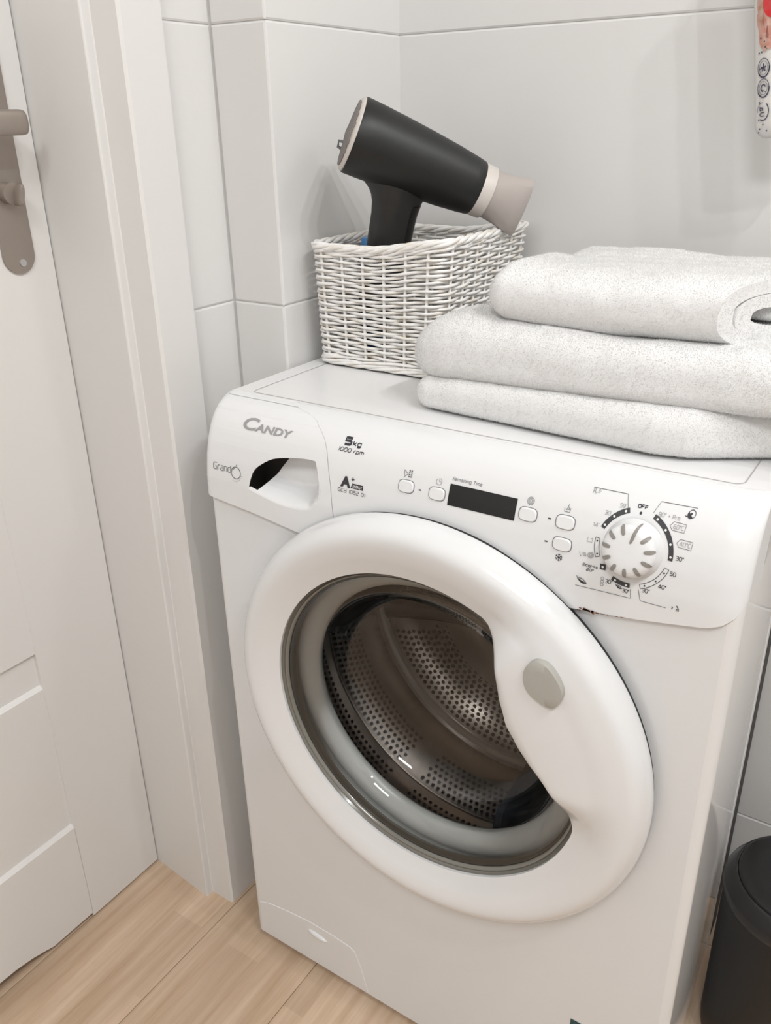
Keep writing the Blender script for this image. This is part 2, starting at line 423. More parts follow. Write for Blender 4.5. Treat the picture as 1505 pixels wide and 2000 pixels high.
# worktop
def rbox(mb, x0, x1, y0, y1, z0_, z1_, rad, n=6, top=.003):
    pts = []
    for cx, cy, a0 in ((x1-rad, y1-rad, 0), (x0+rad, y1-rad, PI/2), (x0+rad, y0+rad, PI), (x1-rad, y0+rad, 1.5*PI)):
        for i in range(n+1):
            a = a0+PI/2*i/n; pts.append((cx, cy, math.cos(a), math.sin(a)))
    def ring(k, z): return [(cx+(rad-k)*c, cy+(rad-k)*s, z) for cx, cy, c, s in pts]
    rows = [ring(0, z0_), ring(0, z1_-top), ring(top*.3, z1_-top*.3), ring(top, z1_)]
    mb.grid(rows, closed=True); mb.fan(rows[-1]); mb.fan(rows[0], True); return mb
wt = W(rbox(MB(), .0, .5985, .0522, .358, .8365, .8500, .004), 'worktop', M_worktop, ang=35)
# inlaid top board: a hair-line groove round it
def inlay(x0, x1, y0, y1, rad, z, wd):
    pts = []
    for cx, cy, a0 in ((x1-rad, y1-rad, 0), (x0+rad, y1-rad, PI/2), (x0+rad, y0+rad, PI), (x1-rad, y0+rad, 1.5*PI)):
        for i in range(7):
            a = a0+PI/2*i/6; pts.append((cx+rad*math.cos(a), cy+rad*math.sin(a), cx+(rad-wd)*math.cos(a), cy+(rad-wd)*math.sin(a)))
    return MB().grid([[(a, b, z) for a, b, c, d in pts], [(c, d, z+.0003) for a, b, c, d in pts]], closed=True)
IG = mat('inlay_groove', (.42, .41, .40), .6)
W(inlay(.027, .574, .0585, .35, .010, .8502, .0011), 'inlay_groove', IG, smooth=False, parent=None)

# control panel surface
PZ = [(.68, -.006), (.735, -.006), (.763, -.005), (.787, -.0015), (.805, .003), (.82, .009), (.832, .0165), (.840, .025), (.846, .036), (.8495, .046), (.8505, .0514)]
_pz = np.array([p[0] for p in PZ]); _py = np.array([p[1] for p in PZ])
def pany0(z):
    # smoothed profile
    s = 0
    for d, k in ((-.004, .25), (0, .5), (.004, .25)):
        s += k*np.interp(min(z+d, .8505), _pz, _py) if z < .838 else k*np.interp(z, _pz, _py)
    return float(s)
def pany(x, z):
    y = pany0(z)
    for d, R in ((x, .012), (.6-x, .026)):
        if d < R:
            d = max(d, 0); y += (R-math.sqrt(max(0, R*R-(R-d)**2)))*(.9 if R < .02 else .55)
    return y
ZBX = [(0, .739), (.079, .731), (.143, .7222), (.2, .718), (.40, .7205), (.449, .7263), (.515, .7341), (.541, .7385), (.572, .744), (.585, .749), (.594, .757), (.6, .770)]
def zb(x): return interp(x, ZBX)
XS = [(.68, .194), (.7527, .1885), (.7866, .1835), (.806, .178), (.8209, .1725), (.8300, .166), (.8359, .1582), (.8425, .146), (.8460, .133), (.8484, .109), (.8505, .10)]
def xs(z): return interp(z, XS)
def tz(n):
    return [1-(1-i/n)**1.25 for i in range(n+1)]
def skirt(mb, pts, d=.010):
    mb.grid([pts, [(x, y+d, z) for x, y, z in pts]])
m = MB(); rows = []
us = [i/90 for i in range(80)] + [80/90+ (10/90)*(1-(1-j/16)**2) for j in range(17)]
ZT = .8505
for t in tz(46):
    row = []
    for u in us:
        z = .76
        for _ in range(4):
            x = xs(z)+.0005+u*(.6-xs(z)-.0005); z = zb(x)+t*(ZT-zb(x))
        row.append((x, pany(x, z), z))
    rows.append(row)
m.grid(rows)
skirt(m, rows[0]); skirt(m, [r[0] for r in rows]); skirt(m, [r[-1] for r in rows], .05); skirt(m, rows[-1], .002)
# thin strip above the drawer
rows2 = [[(x, pany(x, z), z) for x in np.linspace(0, .1150, 34)] for z in (.8488, .8497, .8505)]
m.grid(rows2); skirt(m, rows2[0])
panel = W(m, 'control_panel', M_plastic, ang=60)
# dark strips painting the shade in the panel seams and under its edge
m = MB(); seam = [(xs(z), pany(xs(z), z)+.003, z) for z in np.linspace(.70, .8455, 50)]
m.grid([[(x-.004, y, z) for x, y, z in seam], [(x+.004, y, z) for x, y, z in seam]])
W(m, 'seam_shade', M_pmid, smooth=False)
for a, b in ((0.002, .2), (.40, .583)):
    m = MB()
    ln = [(x, -.0008, zb(x)) for x in np.linspace(a, b, 40)]
    m.grid([[(x, y, z-.0010) for x, y, z in ln], [(x, y, z+.003) for x, y, z in ln]])
    W(m, 'seam_shade', M_pmid, smooth=False)

# detergent drawer with scooped grip
poly_bot = [(.0700, .7590), (.085, .7555), (.1177, .7493), (.1464, .7511), (.158, .754), (.1691, .764)]
poly_rt = [(.1691, .764), (.1711, .7785), (.1690, .7941), (.1640, .8085)]
poly_top = [(.0700, .7590), (.0738, .7746), (.0780, .783), (.0832, .7885), (.0984, .7985), (.1100, .8025), (.1229, .8050), (.145, .8085), (.1640, .8085)]
def segd(p, a, b):
    ax, ay = a; bx, by = b; vx, vy = bx-ax, by-ay
    t = max(0, min(1, ((p[0]-ax)*vx+(p[1]-ay)*vy)/(vx*vx+vy*vy)))
    return math.hypot(p[0]-ax-t*vx, p[1]-ay-t*vy)
def dpoly(p, pl_): return min(segd(p, pl_[i], pl_[i+1]) for i in range(len(pl_)-1))
POLY = poly_bot + poly_rt[1:] + poly_top[-2:0:-1]
def inpoly(p, pl_):
    c = False; n = len(pl_)
    for i in range(n):
        x1, y1 = pl_[i]; x2, y2 = pl_[(i+1) % n]
        if (y1 > p[1]) != (y2 > p[1]) and p[0] < (x2-x1)*(p[1]-y1)/(y2-y1)+x1: c = not c
    return c
CRES = [(.066, .757), (.066, .80), (.0984, .805), (.1150, .8065), (.1090, .7960), (.1000, .7850), (.0905, .7720), (.0850, .7640), (.080, .7590)]
m = MB(); rows = []
def chaikin(p, n=3):
    for _ in range(n):
        q = [p[0]]
        for a, b in zip(p[:-1], p[1:]): q += [(a[0]*.75+b[0]*.25, a[1]*.75+b[1]*.25), (a[0]*.25+b[0]*.75, a[1]*.25+b[1]*.75)]
        p = q + [p[-1]]
    return p
cr_ = chaikin(poly_bot + poly_rt[1:], 3); kb = max(range(len(cr_)), key=lambda i: cr_[i][0]-cr_[i][1]*.9)
poly_bot, poly_rt = cr_[:kb+1], cr_[kb:]
poly_top = chaikin(poly_top, 2); CRES = chaikin(CRES + CRES[:1], 2)
POLY = poly_bot + poly_rt[1:] + poly_top[-2:0:-1]
def dense(a, b, n0, n1, n2): return list(np.linspace(0, a, n0, endpoint=False)) + list(np.linspace(a, b, n1, endpoint=False)) + list(np.linspace(b, 1, n2+1))
TT = dense(.10, .72, 14, 190, 40); UU = dense(.33, .97, 34, 250, 8)
nz_, nx_ = len(TT)-1, len(UU)-1
dis = []
for i in range(nz_+1):
    t = TT[i]; row = []
    for j in range(nx_+1):
        u = UU[j]; z = .76
        for _ in range(4):
            x = u*(xs(z)-.0005); z = zb(x)+.0004+t*(.8484-zb(x)-.0004)
        y = pany(x, z)
        if .065 < x < .175 and .745 < z < .812 and inpoly((x, z), POLY):
            db, dr, dt = dpoly((x, z), poly_bot), dpoly((x, z), poly_rt), dpoly((x, z), poly_top)
            dep = .026*sm(0, .022, db)*sm(0, .012, dr)*sm(0, .0010, dt) + .004*sm(.012, .05, db)
            y = max(y, pany(x, min(z, .762)) + dep*1.0) if dep > .0005 else y+dep
        row.append((x, y, z))
    rows.append(row)
n = len(m.v); m.grid(rows)
keep = []
for f in m.f:
    cx = sum(m.v[i][0] for i in f)/4; cz = sum(m.v[i][2] for i in f)/4
    if inpoly((cx, cz), POLY) and inpoly((cx, cz), CRES) and dpoly((cx, cz), poly_bot) > .004: continue
    keep.append(f)
m.f = keep
skirt(m, rows[0], .008); skirt(m, [r[-1] for r in rows], .008); skirt(m, [r[0] for r in rows], .03); skirt(m, rows[-1], .004)
drawer = W(m, 'detergent_drawer', M_plastic, ang=50)
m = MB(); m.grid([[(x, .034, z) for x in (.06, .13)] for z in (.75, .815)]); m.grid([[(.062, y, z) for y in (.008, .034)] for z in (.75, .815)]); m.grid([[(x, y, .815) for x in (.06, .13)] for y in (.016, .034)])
W(m, 'grip_cavity', mat('cavity_shade', (.05, .044, .04), .5), smooth=False)  # dark lining paints the deep shade inside the grip hollow

# ---- things printed or set on the panel
def P3(x, z, lift=.0004): return (x, pany(x, z)-lift, z)
def onpanel(pts, lift=.0004): return [P3(x, z, lift) for x, z in pts]
def resample(pts, closed, st=.0018):
    out = []
    q = list(pts) + ([pts[0]] if closed else [])
    for a, b in zip(q[:-1], q[1:]):
        k = max(1, int(math.hypot(b[0]-a[0], b[1]-a[1])/st))
        out += [(a[0]+(b[0]-a[0])*i/k, a[1]+(b[1]-a[1])*i/k) for i in range(k)]
    return out if closed else out + [q[-1]]
def stroke(mb, pts, wd, closed=False, lift=.0005):
    pts = resample(pts, closed); n = len(pts)
    if n < 2: return mb
    Lf, Rt = [], []
    for i in range(n):
        a = pts[(i-1) % n] if (closed or i) else pts[i]; b = pts[(i+1) % n] if (closed or i < n-1) else pts[i]
        dx, dz = b[0]-a[0], b[1]-a[1]; l = math.hypot(dx, dz) or 1
        nx, nz = -dz/l*wd/2, dx/l*wd/2
        Lf.append((pts[i][0]+nx, pts[i][1]+nz)); Rt.append((pts[i][0]-nx, pts[i][1]-nz))
    mb.grid([onpanel(Lf, lift), onpanel(Rt, lift)], closed=closed); return mb
def disc(mb, x, z, r, n=14, lift=.0005, rz=None):
    mb.fan(onpanel([(x+r*math.cos(2*PI*i/n), z+(rz or r)*math.sin(2*PI*i/n)) for i in range(n)], lift)); return mb
def circ(x, z, r, n=20, a0=0, a1=2*PI, rz=None):
    return [(x+r*math.cos(a0+(a1-a0)*i/n), z+(rz or r)*math.sin(a0+(a1-a0)*i/n)) for i in range(n+(1 if abs(a1-a0) < 2*PI-1e-6 else 0))]
def text_mesh(s, bold=0.0, shear=0.0):
    cu = bpy.data.curves.new('text_tmp', 'FONT'); cu.body = s; cu.resolution_u = 3; cu.offset = bold; cu.shear = shear
    ob = bpy.data.objects.new('text_tmp', cu); COL.objects.link(ob)
    me = ob.to_mesh(); vs_ = [tuple(v.co) for v in me.vertices]; fs = [tuple(p.vertices) for p in me.polygons]
    ob.to_mesh_clear(); bpy.data.objects.remove(ob); bpy.data.curves.remove(cu)
    return vs_, fs
def text(mb, s, x0, z0, x1, cap, bold=0.0, shear=0.0, rot=0.0, mapf=None, lift=.0008):
    vs_, fs = text_mesh(s, bold, shear)
    xa, xb = min(v[0] for v in vs_), max(v[0] for v in vs_)
    sx = (x1-x0)/(xb-xa); sz = cap/.69
    pts = []
    for v in vs_:
        a, b = (v[0]-xa)*sx, v[1]*sz
        c, s_ = math.cos(rot), math.sin(rot)
        pts.append((x0+a*c-b*s_, z0+a*s_+b*c))
    mb.add([(mapf or P3)(a, b) if mapf else P3(a, b, lift) for a, b in pts], fs); return mb
# squared stroke lettering like the print on the panel
def _rq(x0, x1, z0, z1, c=.16):
    return [(x0+c, z0), (x1-c, z0), (x1, z0+c), (x1, z1-c), (x1-c, z1), (x0+c, z1), (x0, z1-c), (x0, z0+c), (x0+c, z0)]
_O = _rq(0, .72, 0, 1)
GL = {
 '0': (.72, [_O]), 'O': (.76, [_rq(0, .76, 0, 1)]), 'D': (.72, [[(0, 0), (.56, 0), (.72, .16), (.72, .84), (.56, 1), (0, 1), (0, 0)]]),
 '1': (.26, [[(0, .86), (.22, 1), (.22, 0)]]), '2': (.70, [[(0, 1), (.56, 1), (.70, .86), (.70, .62), (.58, .52), (.14, .50), (0, .38), (0, 0), (.70, 0)]]),
 '3': (.68, [[(0, 1), (.54, 1), (.68, .86), (.68, .62), (.56, .52), (.68, .42), (.68, .14), (.54, 0), (0, 0)], [(.14, .52), (.56, .52)]]),
 '4': (.72, [[(.54, 0), (.54, 1), (.44, 1), (0, .34), (0, .26), (.72, .26)]]), '5': (.70, [[(.68, 1), (0, 1), (0, .56), (.56, .56), (.70, .42), (.70, .14), (.56, 0), (0, 0)]]),
 '6': (.70, [[(.66, 1), (.14, 1), (0, .86), (0, .14), (.14, 0), (.56, 0), (.70, .14), (.70, .42), (.56, .56), (0, .56)]]),
 '9': (.70, [[(.04, 0), (.56, 0), (.70, .14), (.70, .86), (.56, 1), (.14, 1), (0, .86), (0, .58), (.14, .44), (.70, .44)]]),
 'A': (.80, [[(0, 0), (.32, 1), (.48, 1), (.80, 0)], [(.12, .28), (.68, .28)]]), 'C': (.68, [[(.68, 0), (.16, 0), (0, .16), (0, .84), (.16, 1), (.68, 1)]]),
 'G': (.72, [[(.72, 1), (.16, 1), (0, .84), (0, .16), (.16, 0), (.72, 0), (.72, .48), (.42, .48)]]), 'Y': (.70, [[(0, 1), (0, .60), (.14, .48), (.70, .48)], [(.70, 1), (.70, .14), (.56, 0), (.08, 0)]]),
 'F': (.64, [[(0, 0), (0, 1), (.64, 1)], [(0, .5), (.56, .5)]]), 'E': (.64, [[(.64, 0), (0, 0), (0, 1), (.64, 1)], [(0, .5), (.56, .5)]]), 'M': (.84, [[(0, 0), (0, 1), (.42, .45), (.84, 1), (.84, 0)]]),
 'P': (.68, [[(0, 0), (0, 1), (.54, 1), (.68, .86), (.68, .56), (.54, .42), (0, .42)]]), 'R': (.70, [[(0, 0), (0, 1), (.54, 1), (.68, .86), (.68, .60), (.54, .46), (0, .46)], [(.44, .46), (.70, 0)]]), 'T': (.70, [[(0, 1), (.70, 1)], [(.35, 1), (.35, 0)]]),
 'N': (.74, [[(0, 0), (0, 1), (.74, 0), (.74, 1)]]),
 'a': (.58, [[(.04, .72), (.46, .72), (.58, .60), (.58, 0), (.12, 0), (0, .10), (0, .30), (.12, .40), (.58, .40)]]), 'c': (.54, [[(.54, 0), (.12, 0), (0, .12), (0, .60), (.12, .72), (.54, .72)]]),
 'd': (.60, [[(.60, 1), (.60, 0), (.12, 0), (0, .12), (0, .60), (.12, .72), (.60, .72)]]), 'e': (.58, [[(.56, 0), (.12, 0), (0, .12), (0, .60), (.12, .72), (.46, .72), (.58, .60), (.58, .36), (0, .36)]]),
 'g': (.60, [[(.60, 0), (.12, 0), (0, .12), (0, .60), (.12, .72), (.60, .72), (.60, -.16), (.48, -.28), (.04, -.28)]]), 'i': (.06, [[(.03, 0), (.03, .72)], [(.03, .92), (.03, 1)]]),
 'k': (.56, [[(0, 0), (0, 1)], [(0, .34), (.20, .34), (.54, .72)], [(.20, .34), (.56, 0)]]), 'm': (.92, [[(0, 0), (0, .72), (.80, .72), (.92, .60), (.92, 0)], [(.46, .72), (.46, 0)]]), 'n': (.58, [[(0, 0), (0, .72), (.46, .72), (.58, .60), (.58, 0)]]),
 'o': (.60, [_rq(0, .60, 0, .72, .12)]), 'p': (.60, [[(0, -.28), (0, .72), (.48, .72), (.60, .60), (.60, .12), (.48, 0), (0, 0)]]), 'r': (.38, [[(0, 0), (0, .60), (.12, .72), (.38, .72)]]), 'x': (.56, [[(0, 0), (.56, .72)], [(0, .72), (.56, 0)]]),
 '+': (.5, [[(0, .46), (.5, .46)], [(.25, .2), (.25, .72)]]), '\u00b0': (.22, [_rq(0, .22, .76, 1, .06)]), "'": (.05, [[(.02, .80), (.02, 1.02)]]), ' ': (.30, []), '&': (.6, []),
}
def lett(mb, s, x0, z0, x1, cap, wd=None, shear=0.0, gap=.26, lift=.0006):
    """stroke lettering from x0 to x1 on the panel, cap height cap, pen width wd"""
    tot = sum(GL[c][0] for c in s)+gap*(len(s)-1); wd = wd or cap*.13; k = (x1-x0-wd)/tot; x = 0.0
    for c in s:
        for st in GL[c][1]:
            cl_ = st[0] == st[-1]; p = st[:-1] if cl_ else st
            stroke(mb, [(x0+wd/2+(x+a)*k+b*cap*shear, z0+wd/2+b*(cap-wd)) for a, b in p], wd, cl_, lift)
        x += GL[c][0]+gap
    return mb
m = MB(); text(m, 'C', .0535, .8245, .0745, .0112, .02, .15); text(m, 'ANDY', .0715, .8247, .1235, .0068, .03, .15); W(m, 'logo_lettering', M_pgrey, smooth=False)
m = MB(); lett(m, 'Grand', .017, .7737, .0440, .0085, .0008); stroke(m, circ(.0515, .7752, .0068, 26), .0009, True); stroke(m, [(.0520, .7832), (.0529, .7850)], .0010)
stroke(m, circ(.0515, .7752, .0054, 8, 1.9, 2.7), .0006)
for i, ch in enumerate('comfort'):
    a = -2.0+i*.29; text(m, ch, .0515+.0098*math.cos(a)-.0006, .7752+.0098*math.sin(a)-.0006, .0515+.0098*math.cos(a)+.0007, .0017, .0, 0, a+PI/2)
W(m, 'model_lettering', M_pmid, smooth=False)
m = MB(); lett(m, '5', .1908, .8294, .2005, .0076, .0021); lett(m, 'kg', .2018, .8300, .2122, .0048, .0010); W(m, 'capacity_lettering', M_print, smooth=False)
m = MB(); lett(m, '1000 rpm', .1856, .8236, .2176, .0040, .0007, .22); W(m, 'speed_lettering', M_print, smooth=False)
m = MB(); text(m, 'A', .1962, .7905, .2090, .0100, .05); text(m, '+', .2090, .7968, .2132, .0052, .02)
m.grid([onpanel([(.2115-.0007, .7952), (.2240, .7952)]), onpanel([(.2090, .7902), (.2246, .7902)])])
lett(m, 'GCY 1052 D1', .1936, .7842, .2280, .0040, .0005)
W(m, 'energy_class_lettering', M_print, smooth=False)
m = MB(); text(m, 'ENERGY', .2118, .7912, .2234, .0028, .01, lift=.0007); W(m, 'energy_word', M_white, smooth=False)
m = MB(); lett(m, 'Remaining Time', .3232, .8198, .3546, .0031, .0004, .1); W(m, 'display_lettering', M_pmid, smooth=False)
m = MB(); m.grid([onpanel([(x, z) for x in np.linspace(.3222, .3927, 8)], .0006) for z in np.linspace(.7969, .8166, 8)]); W(m, 'display', M_display, smooth=False)
# buttons
def rrect(cx, cz, hx, hz, n=28, p=3.6, bulge=.06):
    pts = []
    for i in range(n):
        a = 2*PI*i/n; c, s = math.cos(a), math.sin(a)
        k = (abs(c)**p+abs(s)**p)**(-1/p)
        pts.append((cx+hx*k*c*(1+bulge*(1-abs(s)**2)), cz+hz*k*s))
    return pts
for bx, bz in ((.2744, .8048), (.3095, .8045), (.4050, .8053), (.4411, .8060), (.4414, .7864)):
    hx, hz = .0088, .0064
    m = MB(); out = rrect(bx, bz, hx, hz); i1 = rrect(bx, bz, hx-.0007, hz-.0006); i2 = rrect(bx, bz, hx-.0016, hz-.0015)
    rows = [onpanel(i1, -.001), onpanel(i1, .0010), onpanel(i2, .0018)]
    m.grid(rows, closed=True); m.fan(rows[-1]); b = W(m, 'button', M_plastic, ang=60)
    m = MB(); m.grid([onpanel(out, .0003), onpanel(i1, .0003)], closed=True); W(m, 'button_gap', M_pmid, smooth=False)
for x, z in ((.2904, .8044), (.4261, .8062), (.4262, .7857)):
    m = MB(); m.grid([onpanel([(x-.0014, z+.0006), (x+.0014, z+.0006)]), onpanel([(x-.0014, z-.0006), (x+.0014, z-.0006)])]); W(m, 'indicator_slot', M_print, smooth=False)
# symbols
m = MB()
stroke(m, [(.2693, .8199), (.2706, .8134), (.2741, .8166)], .0006, True)
for i in range(2):
    for k in range(4):
        x, z = .2756+i*.0024, .8143+k*.0018; m.grid([onpanel([(x-.0008, z+.0006), (x+.0008, z+.0006)]), onpanel([(x-.0008, z-.0006), (x+.0008, z-.0006)])])
W(m, 'start_pause_symbol', M_pmid, smooth=False)
m = MB(); stroke(m, circ(.3096, .8160, .0030, 18, PI*.7, PI*2.4), .0005); stroke(m, [(.3096, .8190), (.3096, .8160), (.3120, .8160)], .0005); W(m, 'timer_symbol', M_pgrey, smooth=False)
m = MB()
for r in (.0012, .0022, .0033): stroke(m, circ(.4054, .8172, r, 18), .0004, True)
W(m, 'spin_symbol', M_pmid, smooth=False)
m = MB(); stroke(m, [(.4378, .8185), (.4383, .8150), (.4430, .8150), (.4436, .8185)], .0005); stroke(m, [(.4400, .8165), (.4412, .8200), (.4425, .8170)], .0005); stroke(m, [(.4390, .8172), (.4427, .8172)], .0004); stroke(m, [(.4408, .8200), (.4416, .8214)], .0005); W(m, 'prewash_symbol', M_pmid, smooth=False)
m = MB()
for k in range(3):
    a = PI*k/3+PI/2; c, s = math.cos(a)*.0034, math.sin(a)*.0034; stroke(m, [(.4401-c, .7738-s), (.4401+c, .7738+s)], .0006)
for k in range(6):
    a = PI*k/3+PI/2
    for d in (-.5, .5):
        stroke(m, [(.4401+.002*math.cos(a), .7738+.002*math.sin(a)), (.4401+.0033*math.cos(a+d*.7), .7738+.0033*math.sin(a+d*.7))], .0005)
W(m, 'snowflake_symbol', M_print, smooth=False)
# dial scale
KX, KZ, RA = .5043, .7965, .0318
def pa(x, z): return math.atan2(z-KZ, x-KX)
def arcband(mb, a0, a1, r0=.0298, r1=.0338, n=16, lift=.0004):
    mb.grid([onpanel(circ(KX, KZ, r0, n, a0, a1), lift), onpanel(circ(KX, KZ, r1, n, a0, a1), lift)]); return mb
def arcframe(mb, a0, a1, r0=.0298, r1=.0338, n=14):
    pts = circ(KX, KZ, r0, n, a0, a1) + circ(KX, KZ, r1, n, a1, a0); stroke(mb, pts, .0005, True); return mb
D_ = math.radians
def dot(x, z, r, mt, lift=.0006):
    W(disc(MB(), x, z, r, lift=lift), 'dial_dot', mt, smooth=False)
for a0, a1, ks in ((D_(108), D_(157), (.12, .5, .88)), (D_(69), D_(-3), (.09, .36, .66, .92)), (D_(-116), D_(-86), (.2, .82))):
    W(arcband(MB(), a0, a1), 'dial_scale', M_scale, smooth=False)
    for k in ks: dot(KX+RA*math.cos(a0+(a1-a0)*k), KZ+RA*math.sin(a0+(a1-a0)*k), .0010, M_white, .0009)
for a0, a1, ks in ((D_(-16), D_(-70), (.15, .5, .86)), (D_(174), D_(204), (.16, .84))):
    W(arcframe(MB(), a0, a1), 'dial_scale', M_scale, smooth=False)
    for k in ks: dot(KX+RA*math.cos(a0+(a1-a0)*k), KZ+RA*math.sin(a0+(a1-a0)*k), .0008, M_scale)
a = D_(222); c = (KX+.0313*math.cos(a), KZ+.0313*math.sin(a)); q = .0037
W(MB().fan(onpanel([(c[0]+q*math.cos(a+PI/2*k+.1), c[1]+q*math.sin(a+PI/2*k+.1)) for k in range(4)], .0006)), 'dial_scale', M_scale, smooth=False); dot(c[0], c[1], .0011, M_white, .0009)
dot(.5040, .8265, .0011, M_scale)
for pts, wd in (([(.4580, .8372), (.4889, .8373), (.4925, .8279)], .0004), ([(.5140, .8283), (.5178, .8370), (.5478, .8374)], .0004),
                ([(.4582, .7519), (.5087, .7534), (.5077, .7620)], .0005), ([(.5142, .7638), (.5172, .7535), (.5392, .7534)], .0005)):
    W(stroke(MB(), pts, wd), 'dial_line', M_pmid, smooth=False)
# pointed boxes round 60 and 40
for x, z in ((.5362, .8222), (.5446, .8103)):
    W(stroke(MB(), [(x-.0062, z), (x-.0036, z+.0034), (x+.0066, z+.0030), (x+.0062, z-.0034), (x-.0038, z-.0030)], .0004, True), 'dial_line', M_pmid, smooth=False)
m = MB()
for s, x0, z0, x1, h in (("59'", .4851, .8274, .4908, .0033), ("30'", .4741, .8199, .4799, .0033), ("14'", .4662, .8084, .4717, .0036), ('90° + Pre', .5185, .8270, .5366, .0033),
                         ('60°C', .5329, .8204, .5415, .0036), ('40°C', .5409, .8085, .5500, .0036)):
    m = MB(); lett(m, s, x0, z0, x1, h, .00042); W(m, 'dial_number', M_pgrey, smooth=False)
m = MB()
for s, x0, z0, x1, h, bd in (('OFF', .5000, .8298, .5087, .0031, .03), ('30°', .5403, .7966, .5468, .0037, 0), ('50', .5379, .7827, .5431, .0038, 0), ('40°', .5303, .7693, .5370, .0037, 0),
                             ('30°', .5171, .7621, .5240, .0040, 0), ('30°', .4848, .7616, .4914, .0040, 0), ('30°', .5006, .7572, .5068, .0037, 0), ('EcoMix', .4628, .7722, .4768, .0028, .01), ('20°', .4665, .7684, .4735, .0027, .01)):
    m = MB(); lett(m, s, x0, z0, x1, h, .00075 if bd >= .03 else .00052); W(m, 'dial_number', M_print, smooth=False)
m = MB(); text(m, 'R', .4588, .8335, .4622, .0036); stroke(m, [(.4625, .8368), (.4640, .8354), (.4627, .8340)], .0004); stroke(m, [(.4641, .8368), (.4656, .8354), (.4643, .8340)], .0004); W(m, 'rapid_symbol', M_pgrey, smooth=False)
m = MB(); stroke(m, [(.4640, .7985), (.4636, .7945), (.4680, .7945), (.4684, .7985)], .0004); stroke(m, [(.4665, .7975), (.4684, .7985)], .0004); W(m, 'rinse_symbol', M_pgrey, smooth=False)
m = MB(); text(m, '&', .4618, .7812, .4655, .0036); stroke(m, [(.4583, .7842), (.4590, .7820), (.4606, .7820), (.4614, .7845)], .0004); disc(m, .4598, .7806, .0006)
for r in (.0010, .0018, .0027): stroke(m, circ(.4688, .7832, r, 14), .0005, True)
W(m, 'drain_spin_symbol', M_pgrey, smooth=False)
m = MB()
for dz in (-.0030, 0, .0028): stroke(m, circ(.4822, .7622+dz, .0014, 8), .0006, True)
W(m, 'hand_wash_symbol', M_pgrey, smooth=False)
# leaf, small leaf, cotton, spray pictograms
def leaf(cx, cz, s):
    m = MB()
    out = [(cx+s*(u-.5), cz-s*.35*(u-.5)+s*.24*math.sin(PI*u)) for u in np.linspace(0, 1, 9)] + [(cx+s*(u-.5), cz-s*.35*(u-.5)-s*.24*math.sin(PI*u)) for u in np.linspace(1, 0, 9)]
    stroke(m, out[:-1], .0006, True); low = [(cx+s*(u-.5), cz-s*.35*(u-.5)) for u in np.linspace(0, 1, 9)]
    m.fan(onpanel(low + out[9:17])); stroke(m, [(cx-s*.5, cz+s*.17), (cx-s*.62, cz+s*.45)], .0005)
    W(m, 'leaf_pictogram', M_print, smooth=False)
leaf(.4640, .7577, .0085); leaf(.4975, .7612, .0052)
m = MB(); stroke(m, circ(.5448, .8332, .0028, 12, 0, 2*PI, .0028), .0005, True); m.fan(onpanel(circ(.5440, .8325, .0028, 12, PI*.75, PI*1.75), .0006)); disc(m, .5442, .8332, .0008); stroke(m, [(.5398, .8312), (.5425, .8308), (.5455, .8306)], .0006)
W(m, 'cotton_pictogram', M_print, smooth=False)
m = MB(); stroke(m, [(.5440, .7562), (.5448, .7552), (.5441, .7545), (.5446, .7535)], .0007); stroke(m, [(.5478, .7580), (.5500, .7546), (.5478, .7546)], .0007); stroke(m, [(.5475, .7534), (.5502, .7534)], .0006)
W(m, 'synthetics_pictogram', M_print, smooth=False)
# rust along the lower seam
m = MB()
def rust_blob(x, z, sx, sz):
    n = 12; m.fan([(x+sx*math.cos(2*PI*i/n)*random.uniform(.5, 1), -.0066, z+sz*math.sin(2*PI*i/n)*random.uniform(.4, 1)) for i in range(n)])
for i in range(16): rust_blob(.4740+random.gauss(0, .0045), zb(.474)+.0002+random.gauss(0, .0009), random.uniform(.0012, .003), random.uniform(.0006, .0014))
for i in range(26):
    x = random.uniform(.450, .515); rust_blob(x, zb(x)-.0001, random.uniform(.0006, .0018), random.uniform(.0003, .0006))
W(m, 'rust_stain', M_rust, smooth=False)
